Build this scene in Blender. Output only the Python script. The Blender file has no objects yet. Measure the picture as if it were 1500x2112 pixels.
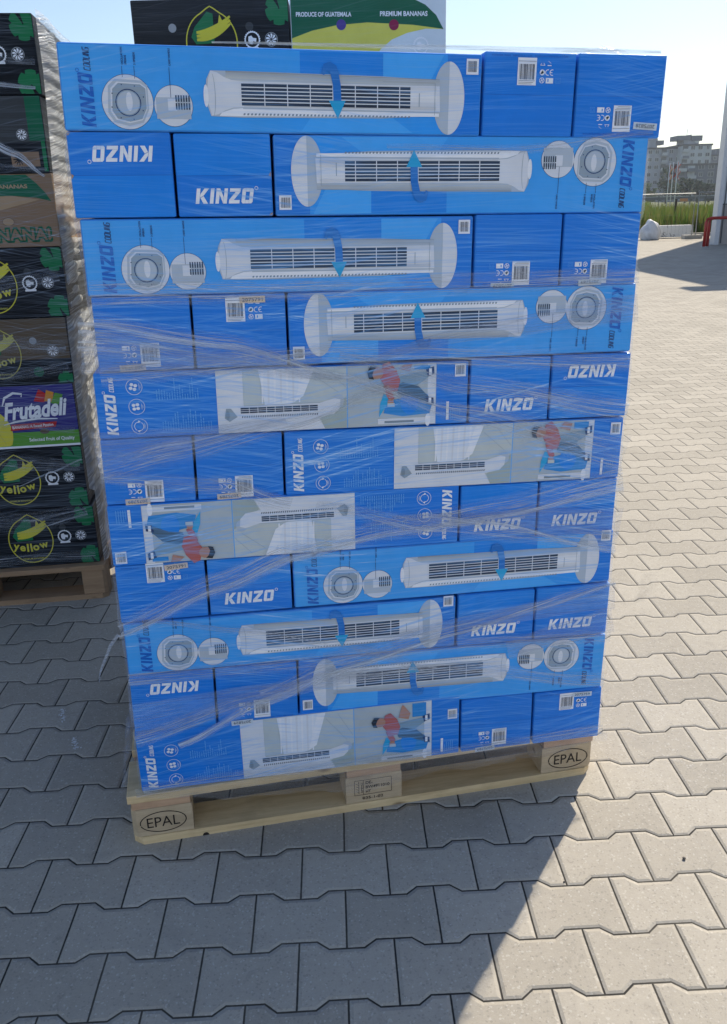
import bpy, bmesh, math, random
from mathutils import Vector, Matrix
random.seed(7)
SC = bpy.context.scene
COL = SC.collection
R = math.radians

# ---------------------------------------------------------------- camera
cam_d = bpy.data.cameras.new('camera'); cam = bpy.data.objects.new('camera', cam_d); COL.objects.link(cam)
PITCH, ROLL, YAW = 0.3448, -0.0269, 0.0308
fw = Vector((math.sin(YAW)*math.cos(PITCH), math.cos(YAW)*math.cos(PITCH), -math.sin(PITCH)))
rt0 = Vector((math.cos(YAW), -math.sin(YAW), 0)); up0 = rt0.cross(fw)
rt = rt0*math.cos(ROLL) + up0*math.sin(ROLL); up = -rt0*math.sin(ROLL) + up0*math.cos(ROLL)
m = Matrix((rt, up, -fw)).transposed().to_4x4(); m.translation = Vector((0.6167, -1.9458, 1.458))
cam.matrix_world = m
cam_d.sensor_fit = 'HORIZONTAL'; cam_d.sensor_width = 36.0; cam_d.lens = 36.0*1760/1500
cam_d.clip_start = 0.05; cam_d.clip_end = 3000
SC.camera = cam

# ---------------------------------------------------------------- light
SUN_AZ = R(34.0)      # from +Y towards +X
SUN_EL = R(46.0)
w = bpy.data.worlds.new('World'); SC.world = w; w.use_nodes = True
nt = w.node_tree; nt.nodes.clear()
sky = nt.nodes.new('ShaderNodeTexSky'); sky.sky_type = 'NISHITA'; sky.sun_disc = False
sky.sun_elevation = SUN_EL; sky.sun_rotation = SUN_AZ
sky.air_density = 1.0; sky.dust_density = 0.9; sky.ozone_density = 1.6; sky.altitude = 200
bg = nt.nodes.new('ShaderNodeBackground'); bg.inputs['Strength'].default_value = 0.10
wo = nt.nodes.new('ShaderNodeOutputWorld')
nt.links.new(sky.outputs[0], bg.inputs[0]); nt.links.new(bg.outputs[0], wo.inputs[0])
sl = bpy.data.lights.new('sun', 'SUN'); sl.energy = 4.0; sl.angle = R(0.5); sl.color = (1.0, 0.89, 0.715)
so = bpy.data.objects.new('sun', sl); COL.objects.link(so)
sd = Vector((math.sin(SUN_AZ)*math.cos(SUN_EL), math.cos(SUN_AZ)*math.cos(SUN_EL), math.sin(SUN_EL)))
so.rotation_euler = sd.to_track_quat('Z', 'Y').to_euler()
SC.view_settings.view_transform = 'Standard'; SC.view_settings.look = 'None'
SC.view_settings.exposure = 0.62; SC.view_settings.gamma = 1
SC.cycles.max_bounces = 8; SC.cycles.transparent_max_bounces = 24

# ---------------------------------------------------------------- node helpers
class E:
    """socket arithmetic"""
    def __init__(s, nt, v): s.nt = nt; s.v = v
    def op(s, o, *a, clamp=False):
        n = s.nt.nodes.new('ShaderNodeMath'); n.operation = o; n.use_clamp = clamp
        for i, x in enumerate((s,)+a):
            x = x.v if isinstance(x, E) else x
            if isinstance(x, (int, float)): n.inputs[i].default_value = x
            else: s.nt.links.new(x, n.inputs[i])
        return E(s.nt, n.outputs[0])
    def __add__(s, o): return s.op('ADD', o)
    def __radd__(s, o): return s.op('ADD', o)
    def __sub__(s, o): return s.op('SUBTRACT', o)
    def __rsub__(s, o): return E(s.nt, o).op('SUBTRACT', s)
    def __mul__(s, o): return s.op('MULTIPLY', o)
    def __rmul__(s, o): return s.op('MULTIPLY', o)
    def __truediv__(s, o): return s.op('DIVIDE', o)
    def abs(s): return s.op('ABSOLUTE')
    def min(s, o): return s.op('MINIMUM', o)
    def max(s, o): return s.op('MAXIMUM', o)
    def gt(s, o): return s.op('GREATER_THAN', o)
    def lt(s, o): return s.op('LESS_THAN', o)
    def clamp(s): return s.op('ADD', 0.0, clamp=True)
    def ramp(s, a, b): return ((s - a)*(1.0/(b-a))).clamp()

def noise(nt, vec, scale=5.0, detail=2.0, rough=0.5, dist=0.0):
    n = nt.nodes.new('ShaderNodeTexNoise'); n.inputs['Scale'].default_value = scale
    n.inputs['Detail'].default_value = detail; n.inputs['Roughness'].default_value = rough
    n.inputs['Distortion'].default_value = dist
    if vec is not None: nt.links.new(vec, n.inputs['Vector'])
    return E(nt, n.outputs[0])
def mapping(nt, vec, loc=(0,0,0), rot=(0,0,0), scale=(1,1,1)):
    n = nt.nodes.new('ShaderNodeMapping'); n.inputs['Location'].default_value = loc
    n.inputs['Rotation'].default_value = rot; n.inputs['Scale'].default_value = scale
    nt.links.new(vec, n.inputs['Vector']); return n.outputs[0]
def mix(nt, fac, a, b):
    n = nt.nodes.new('ShaderNodeMix'); n.data_type = 'RGBA'
    for sock, x in ((n.inputs[0], fac), (n.inputs[6], a), (n.inputs[7], b)):
        x = x.v if isinstance(x, E) else x
        if isinstance(x, (int, float)): sock.default_value = x
        elif isinstance(x, tuple): sock.default_value = (*x[:3], 1)
        else: nt.links.new(x, sock)
    return n.outputs[2]
def new_mat(name):
    m = bpy.data.materials.new(name); m.use_nodes = True
    nt = m.node_tree; b = nt.nodes['Principled BSDF']
    return m, nt, b
def geo_pos(nt): return nt.nodes.new('ShaderNodeNewGeometry').outputs['Position']
def sepxyz(nt, v):
    n = nt.nodes.new('ShaderNodeSeparateXYZ'); nt.links.new(v, n.inputs[0]); return [E(nt, o) for o in n.outputs]
def comb(nt, *xs):
    n = nt.nodes.new('ShaderNodeCombineXYZ')
    for i, x in enumerate(xs):
        x = x.v if isinstance(x, E) else x
        if isinstance(x, (int, float)): n.inputs[i].default_value = x
        else: nt.links.new(x, n.inputs[i])
    return n.outputs[0]
def bump(nt, h, b, strength=0.5, dist=0.01, sock='Normal'):
    n = nt.nodes.new('ShaderNodeBump'); n.inputs['Strength'].default_value = strength; n.inputs['Distance'].default_value = dist
    nt.links.new(h.v if isinstance(h, E) else h, n.inputs['Height']); 
    if b is not None: nt.links.new(n.outputs[0], b.inputs[sock])
    return n.outputs[0]
def plain(name, col, rough=0.6, metal=0.0, var=0.12, scale=6.0):
    m, nt, b = new_mat(name)
    p = geo_pos(nt); n = noise(nt, p, scale, 4, 0.6)
    f = n.ramp(0.3, 0.7)
    c = mix(nt, f, tuple(x*(1-var) for x in col), tuple(min(1, x*(1+var)) for x in col))
    nt.links.new(c, b.inputs['Base Color'])
    b.inputs['Roughness'].default_value = rough; b.inputs['Metallic'].default_value = metal
    return m

# ---------------------------------------------------------------- mesh helpers
class MB:
    def __init__(s): s.v = []; s.f = []; s.m = []; s.mats = []; s.smooth = []
    def mi(s, mat):
        if mat not in s.mats: s.mats.append(mat)
        return s.mats.index(mat)
    def add(s, vs, fs, mat, smooth=False):
        o = len(s.v); s.v += [tuple(v) for v in vs]; k = s.mi(mat)
        for f in fs: s.f.append([i+o for i in f]); s.m.append(k); s.smooth.append(smooth)
    def box(s, x0, x1, y0, y1, z0, z1, mat, bev=0.0, M=None):
        if bev:
            bm = bmesh.new(); bmesh.ops.create_cube(bm, size=1)
            bmesh.ops.scale(bm, vec=(x1-x0, y1-y0, z1-z0), verts=bm.verts)
            bmesh.ops.bevel(bm, geom=bm.edges[:], offset=bev, segments=2, affect='EDGES', profile=0.5)
            bmesh.ops.translate(bm, vec=((x0+x1)/2, (y0+y1)/2, (z0+z1)/2), verts=bm.verts)
            bm.verts.index_update()
            vs = [v.co.copy() for v in bm.verts]; fs = [[v.index for v in f.verts] for f in bm.faces]; bm.free()
        else:
            vs = [Vector((x, y, z)) for z in (z0, z1) for y in (y0, y1) for x in (x0, x1)]
            fs = [[0,2,3,1],[4,5,7,6],[0,1,5,4],[2,6,7,3],[0,4,6,2],[1,3,7,5]]
        if M is not None: vs = [M @ v for v in vs]
        s.add(vs, fs, mat)
    def tube(s, pts, r, mat, n=8, cap=True):
        pts = [Vector(p) for p in pts]; rings = []
        for i, p in enumerate(pts):
            d = (pts[min(i+1, len(pts)-1)] - pts[max(i-1, 0)]).normalized()
            a = d.orthogonal().normalized() if abs(d.z) < .99 else Vector((1,0,0))
            if abs(d.z) < .99: a = d.cross(Vector((0,0,1))).normalized()
            b = d.cross(a).normalized()
            rr = r[i] if isinstance(r, (list, tuple)) else r
            rings.append([p + a*math.cos(2*math.pi*k/n)*rr + b*math.sin(2*math.pi*k/n)*rr for k in range(n)])
        vs = [v for ring in rings for v in ring]; fs = []
        for i in range(len(rings)-1):
            for k in range(n): fs.append([i*n+k, i*n+(k+1) % n, (i+1)*n+(k+1) % n, (i+1)*n+k])
        if cap: fs.append(list(range(n))[::-1]); fs.append([(len(rings)-1)*n+k for k in range(n)])
        s.add(vs, fs, mat, True)
    def prism(s, pts, y0, y1, mat):      # outline in x,z extruded along y
        n = len(pts); vs = [(x, y0, z) for x, z in pts] + [(x, y1, z) for x, z in pts]
        fs = [list(range(n)), list(range(2*n-1, n-1, -1))] + [[i+n, (i+1) % n + n, (i+1) % n, i] for i in range(n)]
        s.add(vs, fs, mat)
    def build(s, name, parent=None, loc=None, rotz=None):
        me = bpy.data.meshes.new(name); me.from_pydata(s.v, [], s.f)
        for m in s.mats: me.materials.append(m)
        me.polygons.foreach_set('material_index', s.m); me.polygons.foreach_set('use_smooth', s.smooth)
        me.update()
        o = bpy.data.objects.new(name, me); COL.objects.link(o)
        if parent: o.parent = parent
        if loc is not None: o.location = loc
        if rotz is not None: o.rotation_euler = (0, 0, rotz)
        return o
def tag(o, label=None, cat=None, group=None, kind=None):
    if label: o['label'] = label
    if cat: o['category'] = cat
    if group: o['group'] = group
    if kind: o['kind'] = kind
    return o
def empty(name, loc=(0,0,0), rotz=0.0, tilt=0.0):
    o = bpy.data.objects.new(name, None); COL.objects.link(o); o.location = loc
    o.rotation_euler = (0, tilt, rotz); o.empty_display_size = 0.05
    return o
def copy_tree(o, parent=None):
    c = o.copy(); COL.objects.link(c); c.parent = parent
    for ch in list(o.children):
        d = ch.copy(); COL.objects.link(d); d.parent = c
        for g in list(ch.children):
            e = g.copy(); COL.objects.link(e); e.parent = d
    return c

# ---------------------------------------------------------------- ground
def paver_material():
    m, nt, b = new_mat('interlocking_pavers')
    p = geo_pos(nt); x, y, z = sepxyz(nt, p)
    wob = noise(nt, p, 3.0, 2, 0.5) - 0.5
    wob2 = noise(nt, mapping(nt, p, loc=(7, 3, 1)), 3.0, 2, 0.5) - 0.5
    u = (x + wob*0.006)*(1/0.2); t = (y + wob2*0.006)*(-1/0.1417)
    D = (u.op('ROUND') - u).abs()
    T = ((0.25 - D)*(1/0.0625)).max(-1.0).min(1.0)
    k = t.op('ROUND')
    odd = k.op('PINGPONG', 1.0)
    sgn = odd*2.0 - 1.0
    bb = k - sgn*T*0.072
    above = t.gt(bb)
    row = k - 1.0 + above
    slope = 1.0 - T.abs().lt(0.999)*0.23
    dh = (t - bb).abs()*0.1417*slope
    rodd = row.op('PINGPONG', 1.0)
    dv = (rodd*D + (1.0 - rodd)*(0.5 - D))*0.2
    d = dh.min(dv)
    cell = (u + 0.0 - (rodd*0.0)).op('ADD', (1.0 - rodd)*0.5).op('FLOOR')
    wn = nt.nodes.new('ShaderNodeTexWhiteNoise'); wn.noise_dimensions = '3D'
    nt.links.new(comb(nt, row, cell, 0.0), wn.inputs['Vector'])
    rnd = E(nt, wn.outputs[0])
    fine = noise(nt, p, 230.0, 4, 0.78)
    med = noise(nt, p, 38.0, 5, 0.65)
    big = noise(nt, p, 1.3, 4, 0.6)
    f = (rnd*0.34 + fine*0.62 + med*0.42 + big*0.50) - 0.44
    c = mix(nt, f.clamp(), (0.235, 0.217, 0.186), (0.455, 0.422, 0.366))
    # scattered darker and lighter aggregate grains
    vor = nt.nodes.new('ShaderNodeTexVoronoi'); vor.inputs['Scale'].default_value = 260.0
    nt.links.new(p, vor.inputs['Vector'])
    wc = sepxyz(nt, vor.outputs['Color'])
    c = mix(nt, (wc[0].gt(0.93))*0.26, c, (0.12, 0.115, 0.11))
    c = mix(nt, (wc[1].gt(0.95))*0.26, c, (0.62, 0.60, 0.56))
    stain = noise(nt, mapping(nt, p, loc=(3, 9, 0)), 2.4, 6, 0.7, 0.6).ramp(0.60, 0.78)
    c = mix(nt, stain*0.5, c, (0.135, 0.13, 0.12)); st2 = noise(nt, mapping(nt, p, loc=(13, 1, 0)), 14.0, 5, 0.7, 1.2).ramp(0.60, 0.80); c = mix(nt, st2*0.42, c, (0.13, 0.12, 0.11))
    rust = noise(nt, mapping(nt, p, loc=(31, 2.2, 0)), 5.0, 4, 0.6).ramp(0.70, 0.80)
    c = mix(nt, rust*0.3, c, (0.30, 0.20, 0.11))
    edgef = 1.0 - d.ramp(0.0075, 0.0095)
    c = mix(nt, edgef*0.10, c, (0.50, 0.475, 0.43))
    jw = noise(nt, p, 60.0, 2, 0.5)*0.0012 + 0.0009
    joint = 1.0 - ((d - jw)*(1/0.0011)).clamp()
    sand = noise(nt, mapping(nt, p, loc=(11, 5, 0)), 1.7, 3, 0.5).ramp(0.52, 0.66)
    jc = mix(nt, sand*0.5, (0.022, 0.021, 0.02), (0.10, 0.09, 0.072))
    c = mix(nt, joint, c, jc)
    nt.links.new(c, b.inputs['Base Color'])
    h = d.ramp(0.0008, 0.0090)*0.0040 + fine*0.00055 + med*0.0006 + rnd*0.0008
    bump(nt, h, b, 1.0, 1.0)
    b.inputs['Roughness'].default_value = 0.82; b.inputs['Specular IOR Level'].default_value = 0.35
    return m
def meadow_material():
    m, nt, b = new_mat('dry_meadow_soil'); p = geo_pos(nt)
    n = noise(nt, p, 0.25, 5, 0.65); n2 = noise(nt, p, 3.0, 4, 0.7)
    c = mix(nt, n.ramp(0.35, 0.65), (0.05, 0.085, 0.018), (0.12, 0.115, 0.045))
    c = mix(nt, n2.ramp(0.4, 0.8)*0.4, c, (0.05, 0.07, 0.02))
    nt.links.new(c, b.inputs['Base Color']); b.inputs['Roughness'].default_value = 0.95
    return m
def sheet(name, x0, x1, y0, y1, z, mat, kind='structure', cuts=1):
    mb = MB(); vs = []; fs = []
    for j in range(cuts+1):
        for i in range(cuts+1): vs.append((x0+(x1-x0)*i/cuts, y0+(y1-y0)*j/cuts, z))
    for j in range(cuts):
        for i in range(cuts):
            a = j*(cuts+1)+i; fs.append([a, a+1, a+cuts+2, a+cuts+1])
    mb.add(vs, fs, mat); o = mb.build(name); tag(o, kind=kind); return o
M_PAV = paver_material(); M_MEAD = meadow_material()
sheet('ground', -1600, 1600, -400, 2200, -0.02, M_MEAD)
sheet('pavement', -70, 70, -40, 32.6, 0.0, M_PAV)

# ---------------------------------------------------------------- stretch film as a layer over print and board
def film_group(name, yaw, k_streak, k_haze, tint, coat=1.0):
    g = bpy.data.node_groups.new(name, 'ShaderNodeTree')
    g.interface.new_socket('Color', in_out='INPUT', socket_type='NodeSocketColor')
    g.interface.new_socket('Color', in_out='OUTPUT', socket_type='NodeSocketColor')
    g.interface.new_socket('Normal', in_out='OUTPUT', socket_type='NodeSocketVector')
    g.interface.new_socket('Coat', in_out='OUTPUT', socket_type='NodeSocketFloat')
    gi = g.nodes.new('NodeGroupInput'); go = g.nodes.new('NodeGroupOutput')
    p0 = geo_pos(g); p = mapping(g, p0, rot=(0, 0, -yaw))
    x, y, z = sepxyz(g, p)
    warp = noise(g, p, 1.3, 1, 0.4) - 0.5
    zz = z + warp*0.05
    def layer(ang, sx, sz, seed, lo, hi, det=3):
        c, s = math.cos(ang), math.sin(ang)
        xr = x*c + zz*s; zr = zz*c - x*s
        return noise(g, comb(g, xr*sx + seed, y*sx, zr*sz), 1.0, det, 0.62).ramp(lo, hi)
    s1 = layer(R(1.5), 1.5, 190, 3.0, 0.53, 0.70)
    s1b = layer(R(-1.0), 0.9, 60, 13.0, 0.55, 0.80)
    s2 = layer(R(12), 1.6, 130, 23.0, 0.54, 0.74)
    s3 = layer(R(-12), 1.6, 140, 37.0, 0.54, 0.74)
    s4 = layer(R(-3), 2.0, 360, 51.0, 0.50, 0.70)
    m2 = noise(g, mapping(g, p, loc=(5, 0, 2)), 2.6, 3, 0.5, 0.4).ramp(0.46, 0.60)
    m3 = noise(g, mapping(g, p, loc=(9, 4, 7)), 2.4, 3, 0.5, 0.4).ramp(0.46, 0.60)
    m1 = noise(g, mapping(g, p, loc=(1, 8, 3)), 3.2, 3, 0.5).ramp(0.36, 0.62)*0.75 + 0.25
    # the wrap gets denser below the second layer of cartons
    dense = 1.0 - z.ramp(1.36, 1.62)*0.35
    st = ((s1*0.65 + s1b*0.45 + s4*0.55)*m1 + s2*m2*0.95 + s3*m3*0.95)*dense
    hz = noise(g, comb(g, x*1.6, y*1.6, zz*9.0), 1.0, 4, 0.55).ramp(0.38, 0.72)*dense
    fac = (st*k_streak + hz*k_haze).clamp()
    out = mix(g, fac, gi.outputs[0], tint)  # milky film and its sky reflections blended into the base colour
    out = mix(g, st.ramp(0.62, 1.25)*k_streak*0.55, out, (0.70, 0.82, 0.98))  # brightest wrinkle highlights painted on as whitish lines
    g.links.new(out, go.inputs[0])
    h = (s1*0.5 + s1b + s4*0.3)*m1 + s2*m2 + s3*m3 + warp*2.0
    nn = bump(g, h, None, 1.0, 0.0026)
    g.links.new(nn, go.inputs[1])
    cv = ((dense*0.30 + st*0.7)*coat).clamp()
    g.links.new(cv.v, go.inputs[2])
    return g
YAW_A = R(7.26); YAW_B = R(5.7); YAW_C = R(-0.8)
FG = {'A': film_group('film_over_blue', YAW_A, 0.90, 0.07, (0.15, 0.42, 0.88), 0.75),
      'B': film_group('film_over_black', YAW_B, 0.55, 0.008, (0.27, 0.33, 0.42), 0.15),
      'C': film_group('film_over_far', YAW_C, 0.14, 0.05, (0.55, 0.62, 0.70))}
_pc = {}
def ink(col, st='A', rough=0.5, var=0.05, grad=None):
    key = (tuple(round(c, 4) for c in col), st, rough, grad)
    if key in _pc: return _pc[key]
    m, nt, b = new_mat('print_' + st); p = geo_pos(nt)
    n = noise(nt, p, 14.0, 4, 0.6).ramp(0.3, 0.7)
    c = mix(nt, n, tuple(x*(1-var) for x in col), tuple(min(1, x*(1+var)) for x in col))
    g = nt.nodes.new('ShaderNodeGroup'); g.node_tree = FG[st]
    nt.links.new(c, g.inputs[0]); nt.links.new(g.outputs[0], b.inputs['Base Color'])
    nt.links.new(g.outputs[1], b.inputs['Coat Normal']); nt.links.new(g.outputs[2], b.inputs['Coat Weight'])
    b.inputs['Coat Roughness'].default_value = 0.12; b.inputs['Specular IOR Level'].default_value = 0.18 if st == 'A' else 0.06
    dent = noise(nt, p, 9.0, 3, 0.5)
    bump(nt, dent, b, 0.8, 0.012)
    b.inputs['Roughness'].default_value = rough
    _pc[key] = m; return m
# ---------------------------------------------------------------- printing: 2D artwork laid on a carton's face
_tx = {}
def text_mesh(s, bold=0.0):
    k = (s, bold)
    if k in _tx: return _tx[k]
    c = bpy.data.curves.new('t', 'FONT'); c.body = s; c.size = 1.0; c.offset = bold; c.resolution_u = 3
    o = bpy.data.objects.new('t', c); COL.objects.link(o)
    bpy.context.view_layer.update()
    me = bpy.data.meshes.new_from_object(o.evaluated_get(bpy.context.evaluated_depsgraph_get()))
    vs = [(v.co.x, v.co.y) for v in me.vertices]; fs = [list(p.vertices) for p in me.polygons]
    bpy.data.objects.remove(o); bpy.data.curves.remove(c); bpy.data.meshes.remove(me)
    x0 = min(v[0] for v in vs); x1 = max(v[0] for v in vs); y0 = min(v[1] for v in vs); y1 = max(v[1] for v in vs)
    _tx[k] = (vs, fs, (x0, x1, y0, y1)); return _tx[k]
KZ = {'K': [[(0,0),(.25,0),(.25,1),(0,1)], [(.27,.40),(.27,.62),(.52,1),(.84,1),(.50,.53)], [(.30,.38),(.50,.50),(.86,0),(.54,0)]],
      'I': [[(0,0),(.25,0),(.25,1),(0,1)]],
      'N': [[(0,0),(.24,0),(.24,.58),(.24,1),(0,1)], [(.25,1),(.25,.58),(.54,0),(.54,.42)], [(.55,0),(.79,0),(.79,1),(.55,1)]],
      'Z': [[(0,.77),(.74,.77),(.74,1),(0,1)], [(.40,.76),(.74,.76),(.34,.24),(0,.24)], [(0,0),(.74,0),(.74,.23),(0,.23)]],
      'O': [[(0,.1),(.09,0),(.25,.0),(.25,1),(.09,1),(0,.9)], [(.26,0),(.52,0),(.52,.23),(.26,.23)], [(.26,.77),(.52,.77),(.52,1),(.26,1)], [(.53,0),(.70,0),(.78,.1),(.78,.9),(.70,1),(.53,1)]]}
KW = {'K': .92, 'I': .34, 'N': .88, 'Z': .82, 'O': .78}
SK = {'C': [[(.6,1),(0,1),(0,0),(.6,0)]], 'O': [[(0,0),(.6,0),(.6,1),(0,1),(0,0)]], 'L': [[(0,1),(0,0),(.55,0)]],
      'I': [[(0,0),(0,1)]], 'N': [[(0,0),(0,1),(.12,1),(.5,0),(.62,0),(.62,1)]], 'G': [[(.6,1),(0,1),(0,0),(.6,0),(.6,.5),(.3,.5)]]}
SKW = {'C': .85, 'O': .9, 'L': .78, 'I': .28, 'N': .9, 'G': .85}
class Art:
    def __init__(s, W, H): s.W = W; s.H = H; s.p = []; s.T = []; s.cnt = 0
    def frame(s, x=0, y=0, rot=0, sc=1.0):   # returns child transform
        return (x, y, rot, sc)
    def put(s, pts, fs, mat, L):
        for (x, y, rot, sc) in reversed(s.T):
            c, q = math.cos(rot), math.sin(rot)
            pts = [(x+(a*c-b*q)*sc, y+(a*q+b*c)*sc) for a, b in pts]
        s.cnt += 1
        s.p.append((pts, fs, mat, L + (s.cnt % 23)*0.036))
    def poly(s, pts, mat, L=1): s.put(list(pts), [list(range(len(pts)))], mat, L)
    def rect(s, x0, y0, x1, y1, mat, L=1): s.poly([(x0,y0),(x1,y0),(x1,y1),(x0,y1)], mat, L)
    def ell(s, cx, cy, rx, ry, mat, L=1, n=28): s.poly([(cx+rx*math.cos(2*math.pi*i/n), cy+ry*math.sin(2*math.pi*i/n)) for i in range(n)], mat, L)
    def ring(s, cx, cy, rx, ry, w, mat, L=1, n=32, a0=0.0, a1=2*math.pi):
        vs = []; N = n if a1-a0 < 6.28 else n
        for i in range(N+1):
            a = a0+(a1-a0)*i/N
            vs += [(cx+rx*math.cos(a), cy+ry*math.sin(a)), (cx+(rx-w)*math.cos(a), cy+(ry-w)*math.sin(a))]
        s.put(vs, [[2*i, 2*i+2, 2*i+3, 2*i+1] for i in range(N)], mat, L)
    def line(s, a, b, w, mat, L=1):
        dx, dy = b[0]-a[0], b[1]-a[1]; l = math.hypot(dx, dy) or 1; nx, ny = -dy/l*w/2, dx/l*w/2
        s.poly([(a[0]+nx, a[1]+ny), (a[0]-nx, a[1]-ny), (b[0]-nx, b[1]-ny), (b[0]+nx, b[1]+ny)], mat, L)
    def band(s, pts, ws, mat, L=1):
        vs = []
        for i, p in enumerate(pts):
            a = pts[max(i-1, 0)]; b = pts[min(i+1, len(pts)-1)]; dx, dy = b[0]-a[0], b[1]-a[1]; l = math.hypot(dx, dy) or 1
            ww = ws[i] if isinstance(ws, (list, tuple)) else ws
            vs += [(p[0]-dy/l*ww/2, p[1]+dx/l*ww/2), (p[0]+dy/l*ww/2, p[1]-dx/l*ww/2)]
        s.put(vs, [[2*i, 2*i+1, 2*i+3, 2*i+2] for i in range(len(pts)-1)], mat, L)
    def text(s, t, x, y, h, mat, L=2, rot=0.0, shear=0.0, bold=0.0, width=None, center=False):
        vs, fs, (x0, x1, y0, y1) = text_mesh(t, bold)
        cap = 0.70; k = h/cap; kx = k if width is None else width/(x1-x0)
        ox = (x0+x1)/2 if center else x0
        pts = [((a-ox)*kx + b*k*shear, b*k) for a, b in vs]
        c, q = math.cos(rot), math.sin(rot)
        s.put([(x+a*c-b*q, y+a*q+b*c) for a, b in pts], fs, mat, L)
    def kinzo(s, x, y, h, mat, L=3, rot=0.0, reg=True, wk=1.0):
        s.T.append((x, y, rot, 1)); cx = 0
        for ch in 'KINZO':
            for pl in KZ[ch]: s.poly([((cx+a)*h*wk + b*h*0.16, b*h) for a, b in pl], mat, L)
            cx += KW[ch] + 0.05
        if reg:
            s.ring((cx+.28)*h*wk, h*1.0, h*.13, h*.13, h*.04, mat, L, 12)
        s.T.pop()
    def cooling(s, x, y, h, mat, L=3, rot=0.0, wk=0.66):
        s.T.append((x, y, rot, 1)); cx = 0; t = 0.15
        for ch in 'COOLING':
            for pl in SK[ch]:
                for i in range(len(pl)-1):
                    a, b = pl[i], pl[i+1]
                    f = lambda q: ((cx+q[0])*h*wk + q[1]*h*0.2, q[1]*h)
                    s.line(f(a), f(b), h*t, mat, L)
            cx += SKW[ch]
        s.T.pop()
    def build(s, name, parent, rot180=False, dy=0.0):
        mb = MB(); 
        for pts, fs, mat, L in s.p:
            if rot180: pts = [(s.W-a, s.H-b) for a, b in pts]
            d = -0.0006 - L*0.00028 + dy
            mb.add([(a, d, b) for a, b in pts], fs, mat)
        return mb.build(name, parent)
RU = random.uniform
# colour tables (base colours)
B_DEEP = (0.0, 0.175, 0.70); B_MID = (0.0, 0.21, 0.76); B_LIGHT = (0.012, 0.30, 0.90); B_PALE = (0.045, 0.37, 0.93)
def c_(n, st='A'):
    T = {'deep': B_DEEP, 'mid': B_MID, 'light': B_LIGHT, 'pale': B_PALE, 'logo_dark': (0.0, 0.10, 0.50),
         'white': (0.80, 0.82, 0.88), 'soft': (0.60, 0.66, 0.80), 'navy': (0.012, 0.035, 0.13), 'grey': (0.28, 0.34, 0.40),
         'dgrey': (0.20, 0.25, 0.30), 'ldark': (0.43, 0.49, 0.57), 'lgrey': (0.66, 0.69, 0.76), 'slot': (0.018, 0.03, 0.055), 'black': (0.012, 0.013, 0.016),
         'arrow': (0.004, 0.15, 0.55), 'arrow2': (0.01, 0.35, 0.68), 'photo': (0.42, 0.47, 0.50), 'photo2': (0.50, 0.55, 0.56),
         'curt': (0.72, 0.77, 0.86), 'olive': (0.36, 0.42, 0.40), 'red': (0.42, 0.10, 0.08), 'jean': (0.06, 0.12, 0.20), 'jean2': (0.20, 0.31, 0.42), 'seat': (0.01, 0.22, 0.62),
         'skin': (0.42, 0.22, 0.15), 'hair': (0.02, 0.018, 0.018), 'stick': (0.66, 0.52, 0.38), 'stickw': (0.55, 0.62, 0.70), 'bar': (0.05, 0.045, 0.05), 'txt': (0.10, 0.36, 0.80), 'kraft': (0.38, 0.24, 0.13),
         'yel': (0.56, 0.50, 0.06), 'green': (0.015, 0.15, 0.055), 'gold': (0.42, 0.37, 0.07)}
    return ink(T[n], st)

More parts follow.
